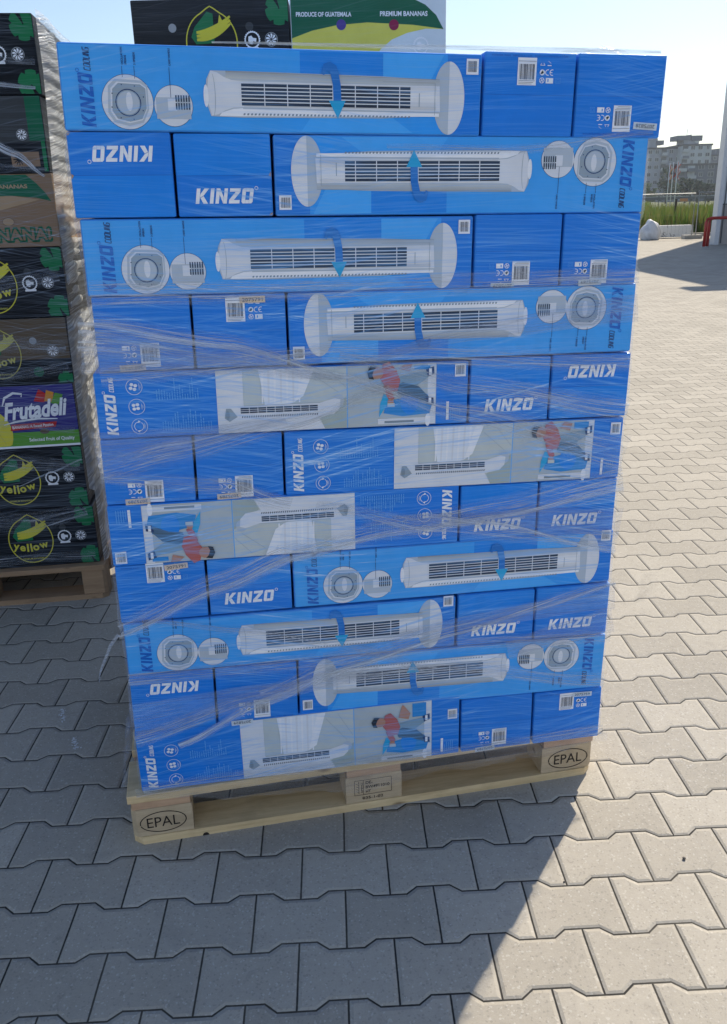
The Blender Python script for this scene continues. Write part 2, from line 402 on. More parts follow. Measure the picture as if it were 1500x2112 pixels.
# ---- front "A": the tower fan lying on its side
def art_fan(A):
    W, H = A.W, A.H; k = W/0.797
    for i in range(24):
        f = (i/23)**1.4; col = tuple(B_PALE[q]*(1-f)*.92 + B_LIGHT[q]*f*.98 + .0*q for q in range(3))
        A.rect(.003*k+(.724*k)*i/24, .003, .003*k+(.724*k)*(i+1)/24, H-.003, ink(col, 'A'), 0)
    A.rect(.727*k, .003, W-.003, H-.003, c_('deep'), 0)
    A.rect(.44*k, .100, .60*k, H-.004, c_('mid'), .8)
    A.poly([(.60*k,H-.004),(.72*k,H-.004),(.69*k,.09),(.60*k,.10)], c_('pale'), .9)
    A.poly([(.44*k,.004),(.66*k,.004),(.62*k,.03),(.46*k,.03)], c_('pale'), .9)
    A.kinzo(.058*k, .006, .025, c_('logo_dark'), 3, R(90), wk=.88)
    A.cooling(.056*k, .099, .0105, c_('navy'), 3, R(90))
    # dial
    cx, cy = .118*k, .049
    A.ell(cx, cy, .0462, .0462, c_('navy'), 2, 40); A.ell(cx, cy, .0454, .0454, c_('lgrey'), 3, 40)
    pts = [(-.036,-.018),(-.026,-.034),(0,-.040),(.026,-.034),(.037,-.012),(.037,.028),(.026,.036),(-.02,.038),(-.033,.026)]
    A.poly([(cx+a, cy+b) for a, b in pts], c_('ldark'), 4)
    A.poly([(cx+a*.90+.001, cy+b*.88) for a, b in pts], c_('lgrey'), 4.6); A.poly([(cx+a*.84+.002, cy+b*.82) for a, b in pts], c_('grey'), 5.4)
    A.ring(cx+.001, cy-.001, .023, .023, .0018, c_('navy'), 6)
    A.ell(cx+.001, cy-.001, .0195, .0195, c_('ldark'), 6); A.ell(cx+.003, cy+.001, .006, .016, c_('lgrey'), 7, 14)
    for i in range(8):
        a = i*math.pi/4+.3; A.ell(cx+.030*math.cos(a), cy+.030*math.sin(a), .0012, .0012, c_('navy'), 7, 6)
    # handle
    cx2, cy2 = .201*k, .044
    A.ell(cx2, cy2, .0352, .0352, c_('navy'), 2, 36); A.ell(cx2, cy2, .0345, .0345, c_('lgrey'), 3, 36)
    A.rect(cx2-.031, cy2-.022, cx2+.031, cy2+.014, c_('ldark'), 4); A.rect(cx2-.010, cy2-.008, cx2+.006, cy2+.012, c_('lgrey'), 5)
    for i in range(6):
        for j in range(2): A.rect(cx2+.004+i*.0047, cy2-.006+j*.013, cx2+.0065+i*.0047, cy2+.005+j*.013, c_('slot'), 6)
    # callouts
    for (tx, ly0, lines) in ((.112, .090, ('OSCILLATION', 'SPEEDS')), (.134, .088, ('3 SPEEDS',)), (.197, .052, ('CARRY HANDLE',))):
        A.line((tx*k, ly0), (tx*k, .108), .0009, c_('navy'), 4)
        for i, t in enumerate(lines): A.text(t, tx*k+.003+i*.006, .110, .0034, c_('navy'), 4, R(90), bold=.03, width=min(.0285, .0026*len(t)))
    # fan base disc, body
    A.ell(.731*k, .066, .031, .064, c_('ldark'), 2, 40); A.poly([(.731*k+.031*math.cos(a), .066+.064*math.sin(a)) for a in [R(-90+i*6) for i in range(31)]], c_('lgrey'), 3)
    A.poly([(.270*k,.028),(.263*k,.048),(.261*k,.068),(.264*k,.090),(.272*k,.1045),(.33*k,.1045),(.60*k,.1015),(.712*k,.097),(.716*k,.036),(.60*k,.029),(.33*k,.0265)], c_('ldark'), 4)
    n = 7
    for i in range(n):       # upper flank in tones
        g = .34+.30*(i/n)**.7; a0 = .1045-.0175*i/n; a1 = .1045-.0175*(i+1)/n
        A.poly([(.300*k,a0),(.712*k,a0-.0060),(.712*k,a1-.0045),(.300*k,a1)], ink((g*.90, g*.96, g), 'A'), 4.6)
    A.poly([(.272*k,.104),(.284*k,.1015),(.296*k,.0945),(.310*k,.0895),(.330*k,.0872),(.712*k,.0868),(.714*k,.042),(.330*k,.0440),(.312*k,.0430),(.296*k,.0380),(.284*k,.0315),(.271*k,.029),(.266*k,.048),(.264*k,.068),(.267*k,.090)], c_('lgrey'), 5.2)
    for i in range(6):
        g = (.60, .68, .76, .80, .76, .68)[i]; y = .0445+i*.0069
        A.poly([(.332*k,y),(.706*k,y),(.706*k,y+.0068),(.332*k,y+.0068)], ink((g*.92, g*.95, g*1.02), 'A'), 5.8)
    A.poly([(.29*k,.0345),(.312*k,.0410),(.330*k,.0425),(.712*k,.0405),(.712*k,.0335),(.330*k,.0285),(.285*k,.0285)], c_('white'), 6)
    A.poly([(.330*k,.0425),(.712*k,.0405),(.712*k,.0392),(.330*k,.0410)], c_('ldark'), 6.6)
    A.ell(.262*k, .062, .0045, .019, c_('white'), 5, 16); A.ring(.274*k, .064, .0055, .036, .0009, c_('grey'), 6, 20, R(-80), R(80))
    A.line((.703*k,.036), (.703*k,.092), .0009, c_('grey'), 6.6); A.line((.703*k,.092), (.60*k,.0925), .0006, c_('grey'), 6.6)
    A.rect(.671*k, .050, .6725*k, .074, c_('grey'), 6.6)
    gx0, gx1, gy0, gy1 = .328*k, .654*k, .047, .084
    A.rect(gx0, gy0, gx1, gy1, c_('slot'), 6.2)
    for i in range(1, 6): y = gy0+(gy1-gy0)*i/6; A.rect(gx0, y-.0009, gx1, y+.0009, c_('lgrey'), 7.1)
    nb = 8
    for i in range(nb):
        x = gx0 + .0435*k*(i+1)
        if x < gx1-.004: A.rect(x-.0009, gy0, x+.0009, gy1, c_('lgrey'), 8.1)
    for i in range(46):
        x = .33*k + i*.0071*k; A.poly([(x,.0305),(x+.0034,.0305),(x+.0044,.0338),(x+.001,.0338)], c_('dgrey'), 7)
    # arrow
    ax = .500*k
    A.poly([(ax-.019,.103),(ax-.015,.120),(ax-.003,.124),(ax+.008,.118),(ax+.014,.104),(ax+.012,.098),(ax-.001,.106),(ax-.011,.108),(ax-.014,.101)], c_('arrow'), 9)
    A.poly([(ax-.004,.110),(ax+.012,.110),(ax+.017,.085),(ax+.018,.055),(ax+.003,.055),(ax+.002,.085)], c_('arrow'), 10)
    A.poly([(ax-.006,.058),(ax+.026,.058),(ax+.011,.027)], c_('arrow2'), 10.5)
    barcode(A, .777*k, .122, .024, .027)
def barcode(A, cx, cy, w, h, n=16, lab=True, vertical=False):
    A.rect(cx-w/2, cy-h/2, cx+w/2, cy+h/2, c_('white'), 4)
    x = cx-w*.38
    rr = random.Random(int(cx*1000+cy*77))
    while x < cx+w*.36:
        bw = rr.choice((.0006, .0009, .0013))
        A.rect(x, cy-h*.34, x+bw, cy+h*.36, c_('bar'), 5); x += bw + rr.choice((.0006, .001, .0013))
# ---- front "B": two lifestyle pictures
def art_photo(A):
    W, H = A.W, A.H; k = W/0.786
    A.rect(.002, .002, W-.002, H-.002, c_('deep'), 0)
    A.kinzo(.040*k, .008, .0225, c_('white'), 3, R(90), wk=.93)
    A.cooling(.038*k, .098, .0082, c_('white'), 3, R(90))
    for i, cy in enumerate((.107, .066, .025)):
        cx = .079*k + i*.002
        A.ring(cx, cy, .0165, .0165, .0012, c_('soft'), 3, 28)
        if i < 2:
            for j in range(4):
                a = j*math.pi/2 + .5 + i*.4; A.ell(cx-.002+.0055*math.cos(a), cy+.0055*math.sin(a), .0038, .0034, c_('white'), 4, 10)
            A.ell(cx-.002, cy, .0014, .0014, c_('deep'), 5, 8)
        else:
            A.ring(cx-.001, cy, .0098, .0098, .0012, c_('white'), 4, 16, R(100), R(240)); A.ring(cx-.001, cy, .0098, .0098, .0012, c_('white'), 4, 16, R(-80), R(60))
            A.poly([(cx-.004,cy+.0075),(cx-.001,cy+.013),(cx+.003,cy+.009)], c_('white'), 4.5); A.poly([(cx+.002,cy-.0075),(cx-.001,cy-.013),(cx-.005,cy-.009)], c_('white'), 4.5)
        A.rect(cx+.0095, cy-.006, cx+.0105, cy+.006, c_('soft'), 4); A.rect(cx+.0118, cy-.003, cx+.0126, cy+.003, c_('soft'), 4)
    rr = random.Random(5)
    for blk, (x0, y0, n) in enumerate(((.122, .078, 17), (.130, .012, 20))):
        for i in range(n):
            ln = .010 + .036*rr.random()*(1 if i > 3 else .5)
            x = (x0+i*.0052)*k; y = y0
            while y < y0+ln:
                sg = .002+.005*rr.random(); A.rect(x, y, x+.0019, min(y+sg, y0+ln), c_('txt'), 3); y += sg+.0012
    # picture 1
    p0, pm, p1 = .244*k, .520*k, .714*k
    A.rect(p0, .002, pm-.002, H-.002, c_('photo2'), 2); A.rect(pm, .002, p1, H-.002, c_('photo'), 2); A.rect(pm-.002, .002, pm, H-.002, c_('txt'), 2.2)
    A.rect(p0, .003, p0+.055*k, H-.003, c_('lgrey'), 3)
    A.poly([(.300*k,H-.003),(.332*k,H-.003),(.338*k,.07),(.318*k,.045),(.300*k,.045)], c_('photo2'), 3.6)
    A.poly([(.332*k,H-.003),(.43*k,H-.003),(.405*k,.062),(.345*k,.046)], c_('curt'), 4)
    for i in range(7):
        x = .338*k+i*.013*k; A.poly([(x,H-.004),(x+.005,H-.004),(x+.002,.062),(x-.001,.062)], c_('lgrey' if i % 2 else 'white'), 5)
    A.poly([(.43*k,H-.003),(.45*k,H-.003),(.425*k,.075),(.405*k,.062)], c_('white'), 5)
    A.poly([(.255*k,.003),(.47*k,.003),(.455*k,.030),(.26*k,.026)], c_('lgrey'), 4)
    A.poly([(.47*k,.003),(.517*k,.003),(.517*k,.07),(.49*k,.05),(.46*k,.026)], c_('olive'), 4)
    A.poly([(.268*k,.030),(.285*k,.027),(.46*k,.029),(.490*k,.034),(.502*k,.046),(.504*k,.064),(.492*k,.068),(.46*k,.059),(.295*k,.058),(.280*k,.044)], c_('lgrey'), 6); A.line((.30*k,.0585),(.46*k,.0595), .0008, c_('grey'), 6.6)
    A.poly([(.258*k,.034),(.262*k,.054),(.272*k,.054),(.285*k,.036),(.268*k,.026)], c_('grey'), 6.4); A.ell(.265*k, .040, .004, .010, c_('dgrey'), 7, 12)
    A.ell(.500*k, .062, .012, .014, c_('ldark'), 5.5, 16)
    gx0, gx1 = .292*k, .455*k
    A.rect(gx0, .043, gx1, .055, c_('slot'), 7.2)
    for i in range(1, 3): A.rect(gx0, .043+i*.004-.0005, gx1, .043+i*.004+.0005, c_('lgrey'), 8.2)
    for i in range(1, 9): x = gx0+(gx1-gx0)*i/9; A.rect(x-.0006, .043, x+.0006, .055, c_('lgrey'), 8.6)
    for i in range(34): x = .294*k+i*.0048*k; A.poly([(x,.0335),(x+.002,.0335),(x+.003,.0375),(x+.001,.0375)], c_('slot'), 8)
    A.line((.45*k, H-.02), (.50*k, .08), .0007, c_('grey'), 4); A.line((.48*k, H-.01), (.516*k, .09), .0007, c_('grey'), 4)
    # picture 2: a man in a red shirt reading on a blue bean bag, printed sideways
    A.rect(.695*k, .003, p1-.001, H-.003, c_('lgrey'), 3)
    A.poly([(.598*k,.030),(.603*k,.055),(.635*k,.062),(.665*k,.070),(.695*k,.068),(.705*k,.045),(.70*k,.026),(.64*k,.022)], c_('seat'), 5)
    A.poly([(.588*k,.022),(.603*k,.045),(.615*k,.066),(.598*k,.072),(.59*k,.05)], c_('arrow2'), 5.5)
    A.ell(.655*k, .052, .020, .026, c_('mid'), 6, 20)
    A.poly([(.622*k,.106),(.66*k,.114),(.695*k,.118),(.697*k,.106),(.665*k,.084),(.628*k,.080)], c_('jean2'), 7)
    A.poly([(.622*k,.088),(.64*k,.096),(.675*k,.086),(.700*k,.060),(.692*k,.050),(.66*k,.064),(.63*k,.068)], c_('jean'), 8)
    A.poly([(.588*k,.108),(.596*k,.136),(.61*k,.141),(.626*k,.122),(.634*k,.100),(.628*k,.078),(.612*k,.076),(.60*k,.090)], c_('red'), 9)
    A.poly([(.597*k,.090),(.612*k,.086),(.622*k,.062),(.612*k,.056),(.605*k,.066)], c_('red'), 9.6)
    A.ell(.613*k, .055, .007, .006, c_('skin'), 10, 12)
    A.rect(.606*k, .044, .622*k, .052, c_('photo2'), 10.5)
    A.ell(.583*k, .118, .014, .013, c_('skin'), 10, 18); A.poly([(.583*k,.131),(.569*k,.133),(.562*k,.120),(.566*k,.106),(.577*k,.104),(.573*k,.114),(.577*k,.125)], c_('hair'), 11)
    A.poly([(.690*k,.122),(.708*k,.128),(.709*k,.112),(.694*k,.106)], c_('navy'), 9); A.poly([(.690*k,.064),(.708*k,.060),(.709*k,.044),(.695*k,.046)], c_('navy'), 9)
    A.rect(.697*k, .110, .703*k, .124, c_('white'), 9.8); A.rect(.697*k, .048, .703*k, .061, c_('white'), 9.8)
    A.rect(.665*k, .122, .70*k, H-.006, c_('seat'), 4.5); A.poly([(.63*k,.125),(.655*k,.118),(.66*k,.135),(.64*k,H-.004)], c_('skin'), 8)
    A.rect(.585*k, .006, .690*k, .018, c_('lgrey'), 5); A.rect(.600*k, .008, .665*k, .013, c_('dgrey'), 6); A.ell(.696*k, .012, .006, .014, c_('white'), 5.5, 16)
    # legend and barcode on the right strip
    A.rect(.7375*k, .010, .7435*k, .050, c_('white'), 3)
    for i in range(5): A.rect((.747+i*.005)*k, .010, (.7485+i*.005)*k, .03+.018*rr.random(), c_('txt'), 3)
    for i in range(4): A.rect(.7455*k, .014+i*.009, .770*k, .0146+i*.009, c_('txt'), 3.5)
    barcode(A, .767*k, .118, .024, .028)
# ---- short ends
def end_face(kind, H, W, par, rot, sticker=None, seam=True, worn=0):
    A = Art(W, H); A.rect(.0015, .0015, W-.0015, H-.0015, c_('deep'), 0)
    if kind == 'logo':
        A.rect(.0015, H*.5, W-.0015, H-.0015, c_('mid'), .6)
        A.rect(.002, H*.5-.0006, W-.002, H*.5+.0002, c_('logo_dark'), 1.5)
        A.kinzo(.033, .024, .0275, c_('white'), 3, 0, wk=1.0)
    else:
        A.rect(.002, H*.5-.0005, W-.002, H*.5+.0002, c_('logo_dark'), 1.5)
        A.text('TOWER FAN  VENTILATOR  TORONYVENTILATOR', .012, H-.0085, .0032, c_('logo_dark'), 2, bold=.02, width=W-.03)
    if worn:
        A.poly([(W-.0085,.0015),(W-.0015,.0015),(W-.0015,.007),(W-.005,.0055)], c_('kraft'), 3)
        A.poly([(W-.006,H*.5),(W-.0015,H*.5-.003),(W-.0015,H*.5+.007)], c_('kraft'), 3)
    o = A.build('end_print', par, rot180=rot)
    if kind == 'code':
        L = Art(W, H); cx, cy = .085, .116
        L.rect(cx-.019, cy-.024, cx+.019, cy+.024, c_('white'), 3)
        rr = random.Random(3); x = cx-.0155
        while x < cx+.0145:
            bw = rr.choice((.0006, .001, .0014)); L.rect(x, cy-.014, x+bw, cy+.013, c_('bar'), 4); x += bw+rr.choice((.0006, .0009, .0014))
        for i in range(3): L.rect(cx-.0165, cy-.0165-i*.0028, cx+.0165-i*.003, cy-.0158-i*.0028, c_('bar'), 4)
        L.rect(cx-.018, cy+.0175, cx+.018, cy+.0182, c_('bar'), 4)
        # symbols beside the barcode
        x0 = cx+.026
        L.ring(x0+.005, cy+.014, .0060, .0060, .0018, c_('white'), 4, 3, R(90), R(90+359.9)); L.poly([(x0+.002,cy+.0155),(x0+.005,cy+.021),(x0+.008,cy+.0155)], c_('deep'), 4.5)
        L.ell(x0+.005, cy-.001, .0052, .0052, c_('white'), 4, 16); L.poly([(x0+.001,cy-.003),(x0+.006,cy+.003),(x0+.008,cy-.002),(x0+.004,cy-.004)], c_('black'), 5)
        L.ring(x0+.005, cy-.015, .0052, .0052, .0011, c_('white'), 4, 16); L.line((x0+.001,cy-.017),(x0+.009,cy-.013), .0012, c_('white'), 4.4); L.line((x0+.003,cy-.011),(x0+.007,cy-.019), .0012, c_('white'), 4.4)
        L.ring(x0+.0165, cy-.001, .0055, .0055, .0013, c_('white'), 4, 14, R(70), R(290))
        L.ring(x0+.0255, cy-.001, .0055, .0055, .0013, c_('white'), 4, 14, R(70), R(290)); L.line((x0+.0205,cy-.001),(x0+.0255,cy-.001), .0013, c_('white'), 4)
        L.rect(x0+.015, cy+.0105, x0+.023, cy+.0120, c_('white'), 4)
        L.line((x0+.016,cy+.019),(x0+.022,cy+.015), .0008, c_('soft'), 4)
        L.rect(x0+.013, cy-.020, x0+.028, cy-.0105, c_('white'), 4); L.rect(x0+.0165, cy-.0175, x0+.0185, cy-.0125, c_('deep'), 4.5)
        L.ring(x0+.038, cy-.015, .0070, .0070, .0007, c_('txt'), 4, 4, R(45), R(405)); L.ring(x0+.038, cy-.015, .0035, .0035, .0006, c_('txt'), 4, 4, R(45), R(405))
        L.build('barcode_label', par, rot180=rot)
    if sticker:
        num, sx, sz, rr_, mat, ang, cut = sticker
        S = Art(W, H); S.T.append((sx, sz, R(180) if rr_ else 0.0, 1)); S.T.append((0, 0, R(ang), 1))
        lo = -.0065; hi = .0065
        if cut: hi = .0065-cut
        S.rect(-.0255, lo+0, .0255, hi, mat, 5)
        S.text(num, 0, -.0035, .0068, c_('bar'), 6, width=.041, center=True, bold=.012)
        S.build('number_sticker', par, dy=-.0008)
    return o

# carton body: bevelled board box, flap joint lines on top
def carton_body(W, D, H, mat, par, name='box_body'):
    mb = MB(); mb.box(0, W, 0, D, 0, H, mat, bev=0.004)
    tape = ink((0.30, 0.36, 0.50), 'A', 0.3)
    return mb.build(name, par)
M_BODY = ink((0.02, 0.235, 0.76), 'A'); M_SIDE = ink((0.03, 0.24, 0.74), 'A')

ORG = Vector((0.1204, -0.2278, 0)); EX = Vector((math.cos(YAW_A), math.sin(YAW_A), 0)); EY = Vector((-math.sin(YAW_A), math.cos(YAW_A), 0))
ROWS = [(1.7472,1.7256),(1.6013,1.5715),(1.4491,1.4302),(1.3047,1.2848),(1.1559,1.1394),(1.0181,.9939),(.8742,.8488),(.7348,.7136),(.5967,.584),(.4639,.4455),(.3151,.2894),(.1474,.1456)]
# per layer: left edge, list of (kind, width, rotated, sticker, label)
ST = c_('stick'); SW = c_('stickw')
LAY = [
 (.022, [('fan', .789, 0, None, 'long light blue fan carton at the top left, arrow pointing down'),
         ('code', .190, 0, None, 'top layer carton end with its barcode high up, beside the round fan foot'),
         ('code', .189, 1, ('2075828', .150, .022, 1, SW, -3, 0), 'blue carton end at the top right corner with number 2075828')]),
 (.020, [('logo', .192, 1, None, 'second layer carton end at the left edge with upside-down brand name'),
         ('logo', .186, 0, None, 'highest carton end with upright brand name, in the second layer'),
         ('fan', .770, 1, None, 'long fan carton of the second layer, upside down, highest arrow pointing up')]),
 (.024, [('fan', .776, 0, None, 'long light blue fan carton third from the top, picture upright'),
         ('code', .190, 1, ('2075829', .061, .002, 1, SW, 0, .0055), 'third layer carton end with its number strip cut by the lower edge'),
         ('code', .172, 1, ('2075789', .064, .006, 1, SW, 2, 0), 'blue carton end at the right edge of the third layer with low barcode')]),
 (.026, [('code', .193, 1, ('2075791', .067, .007, 1, ST, 3, 0), 'blue carton end at the left of the fourth layer with upside-down number 2075791'),
         ('code', .191, 0, ('2075791', .120, .135, 0, ST, 1, 0), 'fourth layer carton end with barcode and number 2075791 near its top edge'),
         ('fan', .756, 1, None, 'long fan carton of the fourth layer, upside down, just above the photo-printed cartons')]),
 (.010, [('photo', .786, 0, None, 'highest carton with a printed picture of a man in a red shirt'),
         ('logo', .185, 0, None, 'blue carton end in the fifth layer with upright brand name'),
         ('logo', .186, 1, None, 'blue carton end at the right edge of the fifth layer, brand name upside down')]),
 (.006, [('code', .191, 1, ('2075789', .065, .0055, 1, ST, 1, 0), 'blue carton end at the left edge of the sixth layer with number 2075789'),
         ('code', .189, 1, ('2075789', .066, .006, 1, ST, 2, 0), 'sixth layer carton end, second from left, with number 2075789'),
         ('photo', .776, 0, None, 'picture carton reaching the right edge, its man in red at the far right')]),
 (.003, [('photo', .775, 1, None, 'picture carton turned upside down, man in red head-down at its left'),
         ('logo', .188, 0, None, 'blue carton end in the seventh layer with brand name, left one of the pair'),
         ('logo', .192, 0, None, 'blue carton end in the seventh layer with brand name, at the right edge')]),
 (.003, [('code', .197, 0, ('2075791', .131, .127, 0, ST, 4, 0), 'blue carton end in the eighth layer with tilted number sticker 2075791 above the barcode'),
         ('logo', .190, 0, None, 'blue carton end in the eighth layer with brand name, left of the dial picture'),
         ('fan', .770, 0, None, 'long fan carton whose fan ends at the right edge of the stack')]),
 (.004, [('fan', .771, 0, None, 'lowest long fan carton with its arrow pointing down, at the left edge'),
         ('logo', .194, 0, None, 'blue carton end in the ninth layer with brand name, left one of the pair'),
         ('logo', .190, 0, None, 'blue carton end in the ninth layer with brand name, at the right edge')]),
 (.001, [('logo', .193, 1, None, 'blue carton end near the bottom left with brand name upside down under milky film'),
         ('code', .194, 1, ('2075829', .056, .000, 1, SW, 2, 0), 'blue carton end in the second lowest layer with number 2075829'),
         ('fan', .772, 1, None, 'lowest long fan carton with its arrow pointing up')]),
 (-.001, [('photo', .790, 0, None, 'lowest picture carton lying on the pallet deck at the left'),
         ('code', .189, 1, ('2075789', .062, .004, 1, SW, 3, 0), 'blue carton end on the pallet deck with low upside-down barcode'),
         ('code', .183, 0, ('2075759', .125, .133, 0, SW, -3, 0), 'carton end on the pallet deck at the right corner with high number sticker')]),
]
hidden_src = None
for k, (s0, items) in enumerate(LAY):
    zl, zr = ROWS[k+1]; tl, tr = ROWS[k]
    tilt = math.atan2(zl-zr, 1.17)
    s = s0; jit = [0.0, .004, .000, .006, .002, .007, .003, .005, .001, .004, .0][k]
    for (kind, W, rot, sticker, label) in items:
        u = s/1.17; zb = zl+(zr-zl)*u; H = (tl+(tr-tl)*u) - zb - .0015
        d = jit*.7 + RU(0, .005)
        D = 0.80 if kind in ('code', 'logo') else 0.190
        pos = ORG + EX*(s+.001) + EY*d; pos.z = zb
        t = empty('fan_carton', pos, YAW_A + RU(-.003, .003), tilt + RU(-.0018, .0018))
        tag(t, label, 'carton', 'blue fan cartons stacked on the pallet')
        Wc = W-.0048
        carton_body(Wc, D, H, M_BODY if kind != 'fan' else M_SIDE, t)
        if kind == 'fan': A = Art(Wc, H); art_fan(A); A.build('front_print', t, rot180=bool(rot))
        elif kind == 'photo': A = Art(Wc, H); art_photo(A); A.build('front_print', t, rot180=bool(rot))
        else: end_face(kind, H, Wc, t, bool(rot), sticker, worn=(k == 1))
        # cartons standing behind the long ones
        if D < .5:
            for j in range(1, 4):
                mb = MB(); mb.box(0, Wc, 0, .196, 0, H, M_BODY, bev=0.003)
                o = mb.build('fan_carton', None, pos + EY*(.2*j), YAW_A); o.rotation_euler = (0, tilt, YAW_A)
                tag(o, 'plain blue carton hidden behind the front row of the wrapped fan stack', 'carton', 'cartons behind the front row of the fan stack')
        s += W

# ---------------------------------------------------------------- wood pallets
def wood_material(name, a, b_, sc=1.0):
    m, nt, b = new_mat(name); tc = nt.nodes.new('ShaderNodeTexCoord').outputs['Object']
    oi = nt.nodes.new('ShaderNodeObjectInfo').outputs['Random']
    p = geo_pos(nt); x, y, z = sepxyz(nt, mapping(nt, p, rot=(0, 0, -R(8))))
    r = E(nt, oi)
    v = comb(nt, x*3.0 + r*31.0, y*36.0 + r*7.0, z*36.0)
    n = noise(nt, v, 1.0, 5, 0.65, 0.8); n2 = noise(nt, p, 7.0, 4, 0.6); n3 = noise(nt, v, 5.0, 3, 0.7)
    c = mix(nt, (n*0.7+n3*0.3).ramp(0.35, 0.68), b_, a)
    c = mix(nt, n2.ramp(0.52, 0.75)*0.45, c, tuple(q*0.45 for q in b_))
    c = mix(nt, r*0.25, c, tuple(q*0.7 for q in a))
    vor = nt.nodes.new('ShaderNodeTexVoronoi'); vor.inputs['Scale'].default_value = 1.0
    nt.links.new(comb(nt, x*6.0, y*9.0, z*14.0), vor.inputs['Vector'])
    kn = 1.0 - E(nt, vor.outputs['Distance']).ramp(0.05, 0.13)
    c = mix(nt, kn*0.7, c, (0.10, 0.055, 0.03))
    nt.links.new(c, b.inputs['Base Color']); b.inputs['Roughness'].default_value = 0.8
    bump(nt, n, b, 0.4, 0.002); return m
WOOD = wood_material('pine_wood', (0.78, 0.60, 0.35), (0.54, 0.385, 0.20))
WOOD2 = wood_material('pressed_wood_block', (0.60, 0.47, 0.31), (0.40, 0.30, 0.19))
WOODG = wood_material('end_grain', (0.58, 0.38, 0.24), (0.46, 0.28, 0.17))
WOODD = wood_material('weathered_wood', (0.40, 0.26, 0.15), (0.27, 0.17, 0.10))
BURN = plain('burnt_stamp', (0.02, 0.014, 0.010), 0.9)
NAIL = plain('nail_steel', (0.25, 0.22, 0.2), 0.5, 0.6)
def chamfer_board(mb, x0, x1, y0, y1, z0, z1, mat, c=0.0):
    if c:
        pts = [(x0+c, z0), (x1-c, z0), (x1, z0+c), (x1, z1), (x0, z1), (x0, z0+c)]
        mb.prism(pts, y0, y1, mat)
    else: mb.box(x0, x1, y0, y1, z0, z1, mat, bev=0.0015)
def wooden_pallet(loc, yaw, L=1.2, D=0.8, label='', wood=WOOD, blockw=(.145, .145, .145), stringer=True, stamps=False):
    t = empty('pallet', loc, yaw); tag(t, label, 'pallet', 'wooden pallets under the stacks')
    bx = [(0, blockw[0]), ((L-blockw[1])/2, (L+blockw[1])/2), (L-blockw[2], L)]
    by = [(0, .10), ((D-.145)/2, (D+.145)/2), (D-.10, D)]
    for (y0, y1) in by:
        mb = MB(); 
        # base board with cut corners and a notch beside the block
        c = .014
        outline = [(c, 0), (L-c, 0), (L, .022), (0, .022)]
        plan = [(c+.008, y0), (L-c-.008, y0), (L, y0+.02), (L, y1), (0, y1), (0, y0+.02)] if y0 == 0 else [(0, y0), (L, y0), (L, y1), (0, y1)]
        n = len(plan); mb.add([(a, b, 0) for a, b in plan] + [(a, b, .0215) for a, b in plan], [list(range(n))[::-1], [i+n for i in range(n)]] + [[i, (i+1) % n, (i+1) % n+n, i+n] for i in range(n)], wood)
        if y0 == 0 and stamps: mb.tube([(.172, -.0012, .0), (.172, -.0004, .0)], .008, BURN, 14)
        mb.build('base_board', t)
        for (x0, x1) in bx:
            mb = MB(); e = .004 if y0 == 0 else 0
            if y0 == 0:
                cx = .012; plan = [(x0+(cx if x0 == 0 else 0), y0+.003), (x1-(cx if x1 == L else 0), y0+.003), (x1, y0+.003+(cx if x1 == L else 0)), (x1, y1), (x0, y1), (x0, y0+.003+(cx if x0 == 0 else 0))]
                n = len(plan); zt = .0998 if stringer else .1218
                mb.add([(a, b, .0222) for a, b in plan] + [(a, b, zt) for a, b in plan], [list(range(n))[::-1], [i+n for i in range(n)]] + [[i, (i+1) % n, (i+1) % n+n, i+n] for i in range(n)], WOOD2 if stamps else wood)
            else: mb.box(x0, x1, y0, y1, .0222, .0998 if stringer else .1218, WOOD2 if stamps else wood, bev=.001)
            blk = mb.build('block', t)
            if stamps and y0 == 0:
                A = Art(x1-x0, .078)
                if x0 == 0 or x1 == L:
                    cx, cy = .074, .036
                    A.ring(cx, cy, .056, .030, .0026, BURN, 0, 48, R(-168), R(188)); A.text('EPAL', cx, cy-.014, .029, BURN, 1, width=.078, center=True)
                else:
                    A.ring(.0, .0, 0, 0, 0, BURN) if False else None
                    for a, b in (((.022,.022),(.118,.022)), ((.118,.022),(.118,.066)), ((.118,.066),(.022,.066)), ((.022,.066),(.022,.022)), ((.045,.022),(.045,.066))): A.line(a, b, .0012, BURN, 0)
                    A.text('DE-', .051, .0535, .0085, BURN, 1, width=.018, bold=.02); A.text('BW4911010', .051, .040, .0085, BURN, 1, width=.062, bold=.02); A.text('HT', .051, .0265, .0085, BURN, 1, width=.013, bold=.02)
                    A.text('035-1-02', .042, .008, .0075, BURN, 1, width=.054, bold=.015)
                    A.line((.033,.026),(.033,.063), .0012, BURN, 1)
                    for q in range(4): A.line((.026,.034+q*.0075),(.033,.030+q*.0075), .001, BURN, 1)
                    A.text('IPPC', .043, .029, .004, BURN, 1, rot=R(90), bold=.02, width=.030)
                o = A.build('burnt_stamp', blk, dy=.003); o.location = (x0, 0, .0222)
    if stringer:
        for (x0, x1) in bx:
            mb = MB(); mb.box(x0+.004, x1-.002, .004, D, .1, .1216, WOODG if stamps else wood, bev=.001); mb.build('stringer_board', t)
    z0 = .1218
    for (y0, y1) in ((0, .145), (.19, .29), ((D-.145)/2, (D+.145)/2), (D-.29, D-.19), (D-.145, D)):
        mb = MB(); mb.box(0 if y0 else -.004, L, y0, y1, z0, .1436, wood, bev=.002)
        for (x0, x1) in bx:
            for q in (.3, .7): mb.tube([((x0*(1-q)+x1*q), (y0+y1)/2+.02, .1434), ((x0*(1-q)+x1*q), (y0+y1)/2+.02, .1441)], .004, NAIL, 8)
        mb.build('deck_board', t)
    return t
PY = R(9.5)
